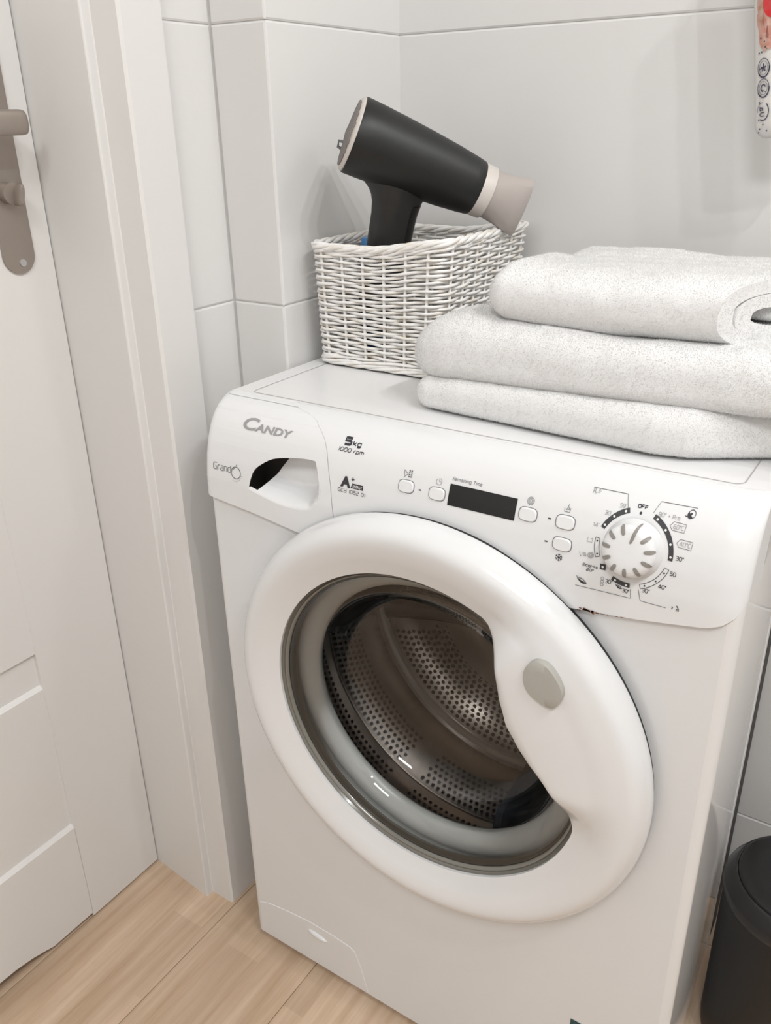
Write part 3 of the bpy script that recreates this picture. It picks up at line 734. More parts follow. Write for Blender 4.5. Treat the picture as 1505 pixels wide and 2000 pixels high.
# knob
kn = MB(); kp = [(.0262, .0), (.0262, .0016), (.0240, .0030), (.0232, .012), (.0222, .0155), (.0200, .0178), (.0165, .0190), (.010, .0194), (.004, .0195), (.0002, .0195)]
KY = pany(KX, KZ); KC = Vector((.5040, 0, .7972)); tl = math.atan(.42)
def kmap(a, r, d):
    # knob axis leans up a little with the panel
    p = Vector((r*math.cos(a), 0, r*math.sin(a))); 
    ax = Vector((0, -math.cos(.25), math.sin(.25))); up = Vector((0, math.sin(.25), math.cos(.25)))
    return Vector((KC.x, KY+.001, KC.z)) + Vector((1, 0, 0))*p.x + up*p.z + ax*d
kn.grid([[kmap(2*PI*i/48, r, d) for i in range(48)] for r, d in kp], closed=True)
knob = W(kn, 'knob', M_plastic, ang=60)
for k in range(11):
    a = D_(77)-2*PI*k/11+ (0 if k else 0)
    r0, r1, wd = (.0140, .0228, .0014) if k else (.0075, .0245, .0014)
    m = MB(); pts = []
    nn = 10
    for i in range(2*nn):
        u = 2*PI*i/(2*nn); rad_ = (r0+r1)/2+(r1-r0)/2*math.cos(u); tang = wd*math.copysign(abs(math.sin(u))**.55, math.sin(u))*(1.25 if k else 1.0)
        d = float(np.interp(rad_, [.004, .010, .0165, .0200, .0222, .0232, .0245], [.0195, .0194, .0190, .0178, .0155, .012, .0040]))
        pts.append(kmap(a+tang/rad_, rad_+.0004, d+.0005))
    for lo_i in range(nn):
        pass
    ctr = [kmap(a, r_, float(np.interp(r_, [.004, .010, .0165, .0200, .0222, .0232, .0245], [.0195, .0194, .0190, .0178, .0155, .012, .0040]))+.0007) for r_ in ((r0+r1)/2+(r1-r0)/2*math.cos(2*PI*i/(2*nn)) for i in range(nn+1))]
    m.grid([pts[:nn+1], ctr]); m.grid([ctr, [pts[0]]+pts[:nn-1:-1]])
    m.v = [(x-.3, y-.16, z) for x, y, z in m.v]
    o = m.build('pointer_mark' if k == 0 else 'knob_slot', M_slot, knob, smooth=False)

# ---- porthole
def ring_y(r):
    return interp(r, [(.130, -.0425), (.160, -.0462), (.185, -.0458), (.200, -.0442), (.212, -.0430), (.224, -.0405), (.234, -.0355), (.241, -.0295), (.2462, -.0220), (.2485, -.0150), (.2485, -.0105)])
RIN = [(-30, .1815), (-14, .1815), (-7.3, .1730), (.7, .1570), (12, .1370), (20, .1295), (31, .1265), (42, .1360), (50, .1500), (58, .1690), (64, .1815), (80, .1815)]
def rin(th):
    d = math.degrees(th); d = (d+180) % 360-180
    if -30 < d < 80:
        s = 0
        for k, wgt in ((-2, .25), (0, .5), (2, .25)): s += wgt*interp(d+k, RIN)
        return s
    return .1815
m = MB(); nth = 240; outer_r = [.2480, .2485, .2480, .2465, .2440, .2410, .2370, .2320, .2260, .2180, .209, .200]; outer_yo = [-.0095, -.0140, -.0190, -.0240, -.0290, -.0330, -.0365, -.0385, -.0390, -.0380, -.0363, -.0340]
rows = []
for r, y in zip(outer_r, outer_yo):
    row = []
    for i in range(nth):
        th = 2*PI*i/nth; h = min(1, max(0, (.1815-rin(th))/.03))
        x, z = ell(r*math.cos(th), r*math.sin(th)); row.append((CX+x, y-h*.0090*(1-sm(.198, .232, r)), CZ+z))
    rows.append(row)
for t in (.12, .25, .4, .55, .7, .82, .92, .97, 1.0, 1.0):
    row = []; last = (len(rows) == len(outer_r)+9)
    for i in range(nth):
        th = 2*PI*i/nth; ri = rin(th); h = min(1, max(0, (.1815-ri)/.03)); h = h*h*(3-2*h)
        r = .2+(ri-.2)*t
        ya = -.0340+.0072*t
        yb_ = -.0430-.0030*math.sin(PI*min(1, t*1.1)*.6) + (.004*sm(.9, 1, t))
        y = ya*(1-h)+yb_*h
        if last: y = -.0120
        x, z = ell(r*math.cos(th), r*math.sin(th)); row.append((CX+x, y, CZ+z))
    rows.append(row)
m.grid(rows, closed=True)
door_ring = W(m, 'door', M_ring, ang=55)
def WD(mb, name, mt, smooth=True, ang=None): return W(mb, name, mt, smooth, ang, door_ring)
WD(lathe_y([(.243, .0), (.2465, -.004), (.2465, -.0105), (.235, -.0105)], CX, CZ, 120, ell), 'door_gap_shade', M_dark, ang=40)  # dark ring painting the shade in the gap behind the door
# egg shaped grey button
egg = [(.4490, .6895), (.4570, .6855), (.4650, .6760), (.4702, .6650), (.4690, .6545), (.4640, .6465), (.4570, .6440), (.4470, .6470), (.4375, .6530), (.4328, .6610), (.4318, .6720), (.4350, .6820), (.4415, .6885)]
ne = len(egg); sm_egg = []
for i in range(ne):
    p0, p1, p2, p3 = (Vector(egg[(i+k-1) % ne]) for k in range(4))
    for t in (0, .25, .5, .75):
        sm_egg.append(.5*((2*p1)+(p2-p0)*t+(2*p0-5*p1+4*p2-p3)*t*t+(3*p1-p0-3*p2+p3)*t**3))
cx_, cz_ = .4505, .666
m = MB(); er = [[(cx_+(p[0]-cx_)*k, y, cz_+(p[1]-cz_)*k) for p in sm_egg] for k, y in ((1, -.030), (1, -.0490), (.97, -.0496), (.6, -.0500))]
m.grid(er, closed=True); m.fan(er[-1]); WD(m, 'release_button', M_egg, ang=40)
# bezel, glass bowl, gasket
WD(lathe_y([(.1835, -.0130), (.1828, -.0225), (.1808, -.0240), (.1795, -.0195), (.1788, -.0188), (.1778, -.0208), (.1762, -.0200), (.1752, -.0165), (.1742, -.0172), (.1730, -.0160), (.1722, -.0080)], CX, CZ, 120, ell), 'bezel', M_bezel, ang=60)
WD(lathe_y([(.1755, -.0170), (.1725, -.0180), (.1640, -.0150), (.1540, -.0110), (.1450, -.0060), (.1415, .0020), (.1385, .0180), (.1350, .0340), (.1280, .0450), (.1150, .0500), (.080, .0530), (.040, .0545), (.001, .055)], CX, CZ, 120, ell), 'glass_bowl', M_glass)
W(lathe_y([(.1890, .002), (.1850, .0050), (.1800, .0040), (.1740, .0010), (.1640, .0030), (.1570, .0060), (.1525, .0095), (.1510, .0140), (.1530, .0185), (.1650, .0230), (.1850, .0280), (.2050, .0360), (.2300, .0440)], CX, CZ, 120, ell), 'rubber_gasket', M_rubber, ang=70)
# drum
DX, DZ, RD, Y0, Y1 = .295, .515, .2285, .048, .252
W(lathe_y([(.188, Y0+.004), (.190, Y0-.001), (.196, Y0), (RD-.010, Y0+.004), (RD-.002, Y0+.010), (RD, Y0+.018), (RD, Y0+.070), (RD-.0040, Y0+.074), (RD-.0040, Y0+.080), (RD, Y0+.084), (RD, Y1-.050), (RD-.001, Y1-.008), (RD-.003, Y1)], DX, DZ, 120), 'drum', M_steel, ang=50)
W(lathe_y([(RD-.003, Y1-.001), (RD-.0006, Y1-.0055), (RD-.006, Y1-.0095), (RD-.0105, Y1-.0045), (RD-.0115, Y1)], DX, DZ, 120), 'drum_rim', M_weld_glint, ang=60)
W(lathe_y([(RD-.009, Y1-.0005), (.19, Y1+.006), (.13, Y1+.010), (.09, Y1+.006), (.06, Y1-.004), (.001, Y1-.006)], DX, DZ, 96), 'drum_back', M_steel, ang=60)
hm = MB()
def hexhole(c, u, v, r):
    hm.fan([c+u*r*math.cos(PI/3*k)+v*r*math.sin(PI/3*k) for k in range(6)])
nh = 168
for band in ((Y0+.020, Y0+.064, 6), (Y0+.092, Y1-.060, 6)):
    for k in range(band[2]):
        y = band[0]+(band[1]-band[0])*k/(band[2]-1)
        for i in range(nh):
            a = 2*PI*(i+.5*(k % 2))/nh
            if (i % 56) in (0, 1, 2, 3): continue
            er_ = Vector((math.cos(a), 0, math.sin(a))); et = Vector((-math.sin(a), 0, math.cos(a)))
            hexhole(Vector((DX, y, DZ))+er_*(RD-.0004), et, Vector((0, 1, 0)), .0027)
for k, (r, cnt) in enumerate([(.209-.0085*q_, int(2*PI*(.209-.0085*q_)/.0098)) for q_ in range(11)]):
    for i in range(cnt):
        a = 2*PI*(i+.5*(k % 2))/cnt
        if (math.degrees(a)-200) % 120 > 88: continue
        er_ = Vector((math.cos(a), 0, math.sin(a))); et = Vector((-math.sin(a), 0, math.cos(a)))
        y = interp(r, [(.13, Y1+.010), (.19, Y1+.006), (RD-.009, Y1-.0005)])-.0006
        hexhole(Vector((DX, y, DZ))+er_*r, et, er_, .0031)
ho = W(hm, 'perforation', M_hole, smooth=False); ho['kind'] = 'stuff'
# three lifters
for k in range(3):
    a = D_(189)+2*PI*k/3; er_ = Vector((math.cos(a), 0, math.sin(a))); et = Vector((-math.sin(a), 0, math.cos(a))); rows = []
    for r in np.linspace(.212, .03, 12):
        hw_ = .021*(.35+.65*(r/.212)); y = interp(r, [(.03, Y1-.006), (.06, Y1-.004), (.09, Y1+.006), (.13, Y1+.010), (.19, Y1+.006), (.22, Y1)])
        rows.append([Vector((DX, y-dy_, DZ))+er_*r+et*(hw_*ww) for ww, dy_ in ((-1, -.001), (-.75, .010), (-.3, .014), (.3, .014), (.75, .010), (1, -.001))])
    mm = MB().grid(rows); mm.fan(rows[0]); mm.fan(rows[-1]); W(mm, 'back_rib', M_rib, ang=50)
for k in range(3):
    a = D_(170)+2*PI*k/3; er_ = Vector((math.cos(a), 0, math.sin(a))); et = Vector((-math.sin(a), 0, math.cos(a)))
    rows = []
    for y, s in ((Y0+.016, .2), (Y0+.022, .75), (Y0+.04, 1), (Y1-.03, 1.15), (Y1-.012, .9), (Y1-.004, .3)):
        c = Vector((DX, y, DZ))
        rows.append([c+er_*(RD-.058*s*hh)+et*(.026*ww*(.5+.5*s)) for ww, hh in ((-1, -.02), (-.75, .25), (-.45, .8), (-.2, 1), (.2, 1), (.45, .8), (.75, .25), (1, -.02))])
    mm = MB().grid(rows); mm.fan(rows[0]); mm.fan(rows[-1]); W(mm, 'drum_lifter', M_lift, ang=50)
# tub behind the drum so no light leaks in
W(lathe_y([(.236, .046), (.245, .050), (.250, .08), (.250, .285), (.001, .287)], DX, DZ, 64), 'tub', M_dark, ang=40)

# filter flap, energy sticker
fl = [(.0120, .0165), (.0120, .0760), (.030, .0840), (.0696, .0905), (.1039, .0945), (.150, .0935), (.1780, .0905), (.1860, .0855), (.1955, .0603), (.2071, .0165)]
m = MB(); a = [(x, -.0003, z) for x, z in fl]; b = [(.105+(x-.105)*.992, -.0009, .05+(z-.05)*.985) for x, z in fl]; c0 = [(x, .0, z) for x, z in fl]
m.grid([c0, a, b], closed=True); m.fan(b); W(m, 'filter_flap', M_enamel, smooth=False)
m = MB(); rows = []
for k in range(6):
    t = k/5; rows.append([(.121+.017*math.cos(u)*math.cos(t*PI/2), -.0008-.004*math.sin(t*PI/2), .0755+.0045*math.sin(u)*math.cos(t*PI/2)+.0022*math.cos(u)*-1*math.cos(t*PI/2)) for u in [2*PI*i/20 for i in range(20)]])
m.grid(rows, closed=True); W(m, 'flap_grip', M_enamel)
m = MB(); m.fan([(.4950, -.0004, .08), (.4950, -.0004, .1862), (.575, -.0004, .1862), (.575, -.0004, .08)]); W(m, 'energy_label', M_sticker, smooth=False)
m = MB(); m.fan([(.5015, -.0008, .09), (.5015, -.0008, .1822), (.568, -.0008, .1822), (.568, -.0008, .09)]); W(m, 'energy_label_field', M_white, smooth=False)

# ------------------------------------------------------------ wicker basket
BX0, BX1, BY0, BY1 = .0135, .2050, .1985, .418
bk = tag(empty('wicker_basket', (.11, .31, .85)), 'whitewashed wicker basket holding the hair dryer on the washing machine', 'basket')
org_b = Vector((.11, .31, .85))
def bwall(s, h):
    """point on the basket wall; s in 0..1 round the plan, h 0..1 up"""
    fl_ = .006*(1-h)
    x0, x1, y0, y1 = BX0+fl_*.6, BX1-fl_*2.2, BY0+fl_*.8, BY1-fl_*2
    r = .018
    segs = [(x1-x0-2*r), PI/2*r, (y1-y0-2*r), PI/2*r, (x1-x0-2*r), PI/2*r, (y1-y0-2*r), PI/2*r]
    d = (s % 1)*sum(segs); k = 0
    while d > segs[k]: d -= segs[k]; k += 1
    if k == 0: p = (x0+r+d, y0, 0, -1)
    elif k == 2: p = (x1, y0+r+d, 1, 0)
    elif k == 4: p = (x1-r-d, y1, 0, 1)
    elif k == 6: p = (x0, y1-r-d, -1, 0)
    else:
        cx, cy, a0 = {1: (x1-r, y0+r, -PI/2), 3: (x1-r, y1-r, 0), 5: (x0+r, y1-r, PI/2), 7: (x0+r, y0+r, PI)}[k]
        a = a0+d/r; p = (cx+r*math.cos(a), cy+r*math.sin(a), math.cos(a), math.sin(a))
    return p
def rim_z(x, y): return 1.0000+.011*sm(.10, .205, x)+.0015*((x-.10)/.1)**2
NS = 26
def bpt(s, h, off, ext=0):
    x, y, nx, ny = bwall(s, h); z = .853+(rim_z(x, y)-.004-.853)*h
    return Vector((x+nx*off, y+ny*off, z+ext))-org_b
nrow = 33; k_per = NS*5
for rI in range(nrow):
    h = .075+.90*rI/(nrow-1); path = []
    rj = [random.uniform(-.0006, .0006) for _ in range(NS)]
    for i in range(k_per):
        s = i/k_per; ph = math.cos(PI*NS*s+PI*(rI % 2)+PI*.0)
        jz = 1.6*rj[int(s*NS) % NS]*math.sin(PI*((s*NS) % 1))
        path.append(bpt(s, h, +.0026*ph, jz))
    m = MB().tube(path, .00182*random.uniform(.9, 1.08), 6, closed=True); m.build('weaver', M_wick, bk)
for i in range(NS):
    s = (i+.5)/NS-.5/NS
    path = [bpt(s, h, 0) for h in np.linspace(.01, .99, 8)]
    MB().tube(path, .0021, 6).build('stake', M_wick, bk)
def rope(h, rad, amp, turns, strands, name, ext=0, rnd=.0):
    for q in range(strands):
        path = []; n = turns*14
        for i in range(n):
            s = i/n; a = 2*PI*turns*s+2*PI*q/strands
            path.append(bpt(s, h, amp*math.cos(a), ext+amp*.9*math.sin(a)))
        MB().tube(path, rad, 6, closed=True).build(name, M_wick, bk)
rope(1.0, .0027, .0030, 9, 4, 'rim_strand', .0)
rope(.965, .0019, .0022, 11, 2, 'rim_strand', .0)
rope(.012, .0022, .0030, 6, 4, 'foot_strand', .0015)
rope(.058, .0020, .0026, 5, 2, 'foot_strand', .0)
m = MB(); m.fan([bpt(i/60, 0, -.001, .003) for i in range(60)]); m.build('basket_base', mat('base_cane', (.30, .25, .20), .8), bk, smooth=False)
for i in range(10):
    x = .03+.018*i; MB().tube([Vector((x, BY0+.012, .8575))-org_b, Vector((x, BY1-.02, .8575))-org_b], .0022, 5).build('base_cane', M_wick, bk)

# ------------------------------------------------------------ hair dryer
Bc = Vector((.07355, .215, 1.1198)); dv = Vector((.70437, .59287, -.39034)).normalized()
sv = dv.cross(Vector((0, 0, 1))).normalized(); up = sv.cross(dv).normalized()
hd = tag(empty('hair_dryer', Bc), 'matt black hair dryer with taupe nozzle standing head up in the wicker basket', 'hair dryer')
def sec(t, ru, rs, n=40, cu=0, p=2):
    out = []
    for i in range(n):
        a = 2*PI*i/n; c, s = math.cos(a), math.sin(a); k = (abs(c)**p+abs(s)**p)**(-1/p)
        out.append(dv*t+up*(cu+ru*k*s)+sv*(rs*k*c))
    return out
LB = .1568
m = MB(); rows = [sec(t, r, r) for t, r in ((.0025, .0395), (.0, .0405), (.0, .0420), (.002, .0427), (.02, .0422), (.05, .0408), (.085, .0386), (.12, .0358), (.145, .0330), (LB-.002, .0314), (LB, .0303), (LB, .028))]
m.grid(rows, closed=True); m.build('barrel', M_black, hd, ang=50)
m = MB(); rows = [sec(t, r, r) for t, r in ((LB-.002, .0300), (LB+.001, .0306), (LB+.014, .0302), (LB+.015, .0290))]
m.grid(rows, closed=True); m.build('nozzle_ring', M_taupe_l, hd, ang=40)
m = MB(); rows = [sec(t, a, b) for t, a, b in ((LB+.012, .0280, .0280), (LB+.020, .0278, .0270), (LB+.034, .0295, .0225), (LB+.050, .0325, .0160), (LB+.062, .0345, .0120), (LB+.0625, .0338, .0112), (LB+.058, .0325, .0100), (LB+.03, .027, .018))]
m.grid(rows, closed=True); m.build('nozzle', M_taupe, hd, ang=45)
# rear grille: disc with bars
m = MB(); rows = [sec(-.0012, .0415, .0415), sec(-.0035, .0400, .0400), sec(-.005, .030, .030), sec(-.006, .012, .012)]
m.grid(rows, closed=True); m.fan(rows[-1]); m.grid([sec(.004, .0415, .0415), rows[0]], closed=True); gr = m.build('rear_grille', M_taupe_l, hd, ang=50)
for k in range(13):
    q = -.034+.0057*k; hwd = math.sqrt(max(0, .0365**2-q*q))
    MB().tube([sv*q+up*(-hwd)-dv*.0052, sv*q-dv*.0066, sv*q+up*hwd-dv*.0052], .0009, 5).build('grille_bar', M_grille, gr)
# handle
hv = Vector((-.235, .0, -.97)).normalized(); H0 = dv*.0655+up*(-.012)
hx = (dv-hv*dv.dot(hv)).normalized(); hy = hv.cross(hx).normalized()
m = MB(); rows = []
for t, a, b in ((.0, .056, .026), (.014, .050, .025), (.022, .0410, .0230), (.028, .0350, .0215), (.034, .0312, .0205), (.042, .0285, .0198), (.055, .0270, .0190), (.09, .0262, .0185), (.14, .0228, .0178), (.175, .0215, .0170), (.182, .0190, .0145), (.184, .012, .009)):
    rows.append([H0+hv*t+hx*(a*math.cos(2*PI*i/36))+hy*(b*math.sin(2*PI*i/36)) for i in range(36)])
m.grid(rows, closed=True); m.fan(rows[-1]); m.build('handle', M_hand, hd, ang=60)
# glossy inlay down the front of the grip
m = MB(); rows = []
sgn = 1 if hy.y < 0 else -1
for t in np.linspace(.038, .165, 12):
    a_ = interp(t, [(.038, .0305), (.042, .0292), (.055, .0277), (.09, .0269), (.14, .0235)]); b_ = interp(t, [(.038, .0208), (.042, .0204), (.055, .0196), (.09, .0191), (.14, .0184)])
    rows.append([H0+hv*t+hx*(a_*math.cos(q))+hy*(sgn*b_*math.sin(q)) for q in np.linspace(-.35, .85, 9)])
m.grid(rows); m.build('grip_inlay', M_grip, hd)
q = math.radians(84); c = H0+hv*.050+hx*(.0276*math.cos(q))+hy*(sgn*.0196*math.sin(q))
nn_ = (hx*math.cos(q)/.0242+hy*sgn*math.sin(q)/.0188).normalized(); t1 = hv; t2 = nn_.cross(t1)
m = MB(); m.fan([c+(t1*math.cos(u)+t2*math.sin(u))*.0028+nn_*.0003 for u in [2*PI*i/16 for i in range(16)]]); m.build('screw_hole', M_hole, hd, smooth=False)
m = MB(); m.tube([-dv*.001-up*.020+sv*-.03, -dv*.010-up*.018-sv*.03, -dv*.011-up*.012-sv*.031, -dv*.002-up*.010-sv*.03], .0018, 8); m.build('hanging_loop', M_pmid, hd)

# small blue bottle in the basket
bb = tag(empty('bottle', (.0540, .2745, .8590)), 'blue bottle almost hidden in the wicker basket behind the dryer handle', 'bottle')
lathe_z([(.001, 0), (.017, 0), (.018, .003), (.018, .112), (.013, .122), (.010, .125), (.010, .128)], 0, 0, 32).build('body', M_bluedark, bb, ang=40)
lathe_z([(.0125, .125), (.013, .127), (.0125, .139), (.011, .141), (.0005, .141)], 0, 0, 32).build('cap', M_blue, bb, ang=40)

# ------------------------------------------------------------ towels
def fuzz(o, n, ln, name='terry_loops'):
    """short terry loops standing off the cloth, one stuff part"""
    me = o.data; me.calc_loop_triangles()
    nt_ = len(me.loop_triangles); tri = np.empty(nt_*3, np.int32); me.loop_triangles.foreach_get('vertices', tri); tri = tri.reshape(-1, 3)
    co = np.empty(len(me.vertices)*3, np.float32); me.vertices.foreach_get('co', co); co = co.reshape(-1, 3)
    a, b, c = co[tri[:, 0]], co[tri[:, 1]], co[tri[:, 2]]
    cr = np.cross(b-a, c-a); ar = np.linalg.norm(cr, axis=1); ok = ar > 1e-12
    rng = np.random.default_rng(5); n = int(n*6)
    idx = rng.choice(nt_, n, p=ar/ar.sum())
    u, v = rng.random(n), rng.random(n); fl_ = u+v > 1; u[fl_] = 1-u[fl_]; v[fl_] = 1-v[fl_]
    p = a[idx]+(b-a)[idx]*u[:, None]+(c-a)[idx]*v[:, None]
    nn = cr[idx]/ar[idx][:, None]
    d = nn+rng.normal(0, .42, (n, 3)); d /= np.linalg.norm(d, axis=1)[:, None]
    sd = np.cross(d, rng.normal(0, 1, (n, 3))); sd /= np.linalg.norm(sd, axis=1)[:, None]+1e-9
    wd = .00042; l_ = .62*ln*rng.uniform(.6, 1.2, n)[:, None]
    V = np.stack([p-nn*.0004-sd*wd, p-nn*.0004+sd*wd, p+d*l_], 1).reshape(-1, 3).astype(np.float32)
    m2 = bpy.data.meshes.new(name); m2.vertices.add(n*3); m2.vertices.foreach_set('co', V.ravel())
    m2.loops.add(n*3); m2.loops.foreach_set('vertex_index', np.arange(n*3, dtype=np.int32))
    m2.polygons.add(n); m2.polygons.foreach_set('loop_start', np.arange(0, n*3, 3, dtype=np.int32))
    m2.update(calc_edges=True); m2.materials.append(M_tuft)
    f = link(bpy.data.objects.new(name, m2)); f.parent = o; f['kind'] = 'stuff'
    return f
def nz(p, s, amp):
    return amp*noise.noise(Vector(p)*s)
def slab(x0, x1, yf, yb, zl, zh, skew=0.0, nx=150, ns=56, amp=.003, seed=0, rl=1.0, sq=2.6, rend=None):
    """padded fold: yf, yb, zl, zh are functions of x"""
    rows = []
    for i in range(nx+1):
        t = i/nx; t = t*t*(3-2*t)*.5+t*.5; x = x0+(x1-x0)*t
        hh = (zh(x)-zl(x))/2; R = (rend or hh)
        e = min(x-x0, x1-x)
        s = math.sqrt(max(0.0, 1-(1-min(1, e/R))**2)) if e < R else 1.0
        s = max(s, .02)
        y0, y1 = yf(x), yb(x); cy, cz = (y0+y1)/2, (zl(x)+zh(x))/2; hy_ = (y1-y0)/2
        hs = hh*s; rt, rb = hs*.98, hs*.62; zt_, zb_ = cz+hs, cz-hs
        ins = (1-s)*min(.022, R*.6); ya, yb_ = y0+ins, y1-ins
        sec_ = [(yb_-rb-(yb_-ya-2*rb)*q/14, zb_, 0, -1) for q in range(14)]
        sec_ += [(ya+rb-rb*math.sin(PI/2*q/7), zb_+rb-rb*math.cos(PI/2*q/7), -math.sin(PI/2*q/7), -math.cos(PI/2*q/7)) for q in range(8)]
        sec_ += [(ya+rt-rt*math.cos(PI/2*q/10), zt_-rt+rt*math.sin(PI/2*q/10), -math.cos(PI/2*q/10), math.sin(PI/2*q/10)) for q in range(11)]
        sec_ += [(ya+rt+(yb_-ya-2*rt)*q/26, zt_, 0, 1) for q in range(1, 26)]
        sec_ += [(yb_-rt+rt*math.sin(PI/2*q/6), zt_-rt+rt*math.cos(PI/2*q/6), math.sin(PI/2*q/6), math.cos(PI/2*q/6)) for q in range(7)]
        row = []
        for yy, zz, ny_, nz__ in sec_:
            xx = x+skew*(yy-.12)
            p = Vector((xx, yy, zz))
            d = nz(p+Vector((seed, 0, 0)), 14, amp)+nz(p+Vector((0, seed, 0)), 45, amp*.45)+nz(p, 160, amp*.16)
            if nz__ < -.5: d *= .2
            row.append((xx, yy+ny_*d*.7, zz+nz__*d*s))
        rows.append(row)
    m = MB().grid(rows, closed=True); m.fan(rows[0]); m.fan(rows[-1]); return m
bt = tag(empty('bath_towel', (.42, .22, .85)), 'large thick white terry towel folded in two layers, lying on the washing machine', 'towel')
ob_ = Vector((.42, .22, .85))
def put(mb, name, parent, o_):
    mb.v = [(x-o_.x, y-o_.y, z-o_.z) for x, y, z in mb.v]; return mb.build(name, M_terry, parent)
lowf = slab(.223, .64, lambda x: interp(x, [(.2, .108), (.24, .098), (.49, .077), (.52, .083), (.545, .098), (.58, .120), (.64, .145)]), lambda x: .345, lambda x: .8522, lambda x: interp(x, [(.2, .884), (.64, .904)]), skew=.10, seed=3, amp=.0022)
lo = put(lowf, 'lower_fold', bt, ob_); fuzz(lo, 26000, .0021)
upf = slab(.210, .66, lambda x: interp(x, [(.2, .110), (.26, .100), (.49, .092), (.66, .095)]), lambda x: .350, lambda x: interp(x, [(.2, .8805), (.64, .8985)]), lambda x: interp(x, [(.2, .930), (.235, .944), (.27, .953), (.33, .952), (.42, .946), (.55, .950), (.66, .948)]), skew=.10, seed=9, amp=.0042, rend=.036)
uo = put(upf, 'upper_fold', bt, ob_); fuzz(uo, 36000, .0022)

tt = tag(empty('hand_towel', (.42, .22, .945)), 'smaller white terry towel rolled loosely, lying on top of the folded bath towel', 'towel')
ot = Vector((.42, .22, .945))
# rolled front: a thick spiral section swept along x, closed and rounded at the left
def spiral(n=90):
    pts = []
    cy, cz, ry, rz = .190, .9755, .067, .0245
    # start under the back, run forward along the bottom, up the front, over the top to the back, then in
    for i in range(n+1):
        t = i/n; a = -PI*.35-2*PI*1.9*t     # clockwise seen from +x: bottom -> front -> top -> back -> inner
        ky_ = 1-.52*max(0, (t-.42)/.58)**.9; kz_ = 1-.72*max(0, (t-.42)/.58)**.9
        c, s = math.cos(a), math.sin(a)
        kk = (abs(c)**3+abs(s)**3)**(-1/3)
        pts.append((cy+ry*kk*c*ky_-.016*max(0, t-.5), cz+rz*kk*s*kz_-.006*max(0, t-.6)))
    return pts
sp = spiral()
def offset_loop(pts, th):
    n = len(pts); A, B = [], []
    for i in range(n):
        a = pts[max(0, i-1)]; b = pts[min(n-1, i+1)]; dx, dz = b[0]-a[0], b[1]-a[1]; l = math.hypot(dx, dz) or 1
        e = 1.0 if 2 < i < n-3 else (.6 if 0 < i < n-1 else .25)
        nx, nz_ = -dz/l*th*e, dx/l*th*e; A.append((pts[i][0]+nx, pts[i][1]+nz_)); B.append((pts[i][0]-nx, pts[i][1]-nz_))
    return A + B[::-1]
lp = offset_loop(sp, .0060)
rows = []; xa, xb = .292, .523
cyc, czc = .190, .9745
for i in range(101):
    t = i/100; x = xa+(xb-xa)*t; e = x-xa; R = .022
    s = math.sqrt(max(0, 1-(1-min(1, e/R))**2)) if e < R else 1; s = max(s, .03)
    row = []
    for y, z in lp:
        zz = czc+(z-czc)*s; yy = cyc+(y-cyc)*(1-(1-s)*.35)
        # right end: the front lip sags, its corner curls away
        cut = x + (.10+.75*t**4)*(yy-.12)
        dz = interp(x, [(.29, .0), (.35, -.004), (.42, -.006), (.5, -.002), (.545, .0)])
        p = Vector((cut, yy, zz+dz)); d = nz(p, 16, .0040)+nz(p, 50, .0016)+nz(p, 160, .0006)
        row.append((cut, yy-d*.5, zz+dz+d*.6))
    rows.append(row)
m = MB().grid(rows, closed=True); m.fan(rows[0]); m.fan(rows[-1], True)
ro = put(m, 'rolled_layer', tt, ot); fuzz(ro, 32000, .0021)
bf = slab(.318, .66, lambda x: .205, lambda x: .345, lambda x: .9465, lambda x: interp(x, [(.31, .996), (.36, 1.000), (.45, 1.000), (.66, .998)]), skew=-.05, seed=21, amp=.0035, nx=110, rend=.026)
bo = put(bf, 'back_fold', tt, ot); fuzz(bo, 14000, .0021)
inr = slab(.42, .552, lambda x: .166, lambda x: .222, lambda x: .9655, lambda x: .9850, skew=.30, seed=31, amp=.0020, nx=60)
io = put(inr, 'inner_roll', tt, ot); fuzz(io, 4000, .0021)
# hem strip peeping out below the roll
hem = slab(.355, .44, lambda x: .1195, lambda x: .16, lambda x: interp(x, [(.35, .9435), (.44, .9390)]), lambda x: interp(x, [(.35, .9505), (.44, .9455)]), seed=2, amp=.0006, nx=40, ns=32)
put(hem, 'hem_edge', tt, ot)

# ------------------------------------------------------------ black bin
bn = tag(empty('waste_bin', (.6850, .247, 0)), 'black round waste bin with lid standing right of the washing machine', 'bin')
lathe_z([(.001, .0005), (.078, .0005), (.0815, .003), (.0835, .02), (.0855, .245), (.0850, .252), (.080, .252)], 0, 0, 72).build('body', M_bin, bn, ang=40)
lathe_z([(.0858, .250), (.0872, .254), (.0873, .264), (.0868, .267), (.0770, .2815), (.0750, .2830), (.0735, .2825)], 0, 0, 72).build('rim_band', M_binrim, bn, ang=60)
lathe_z([(.0735, .2800), (.0725, .2845), (.0700, .2860), (.05, .2868), (0.0, .2870)], 0, 0, 72).build('lid', M_bin, bn, ang=60)

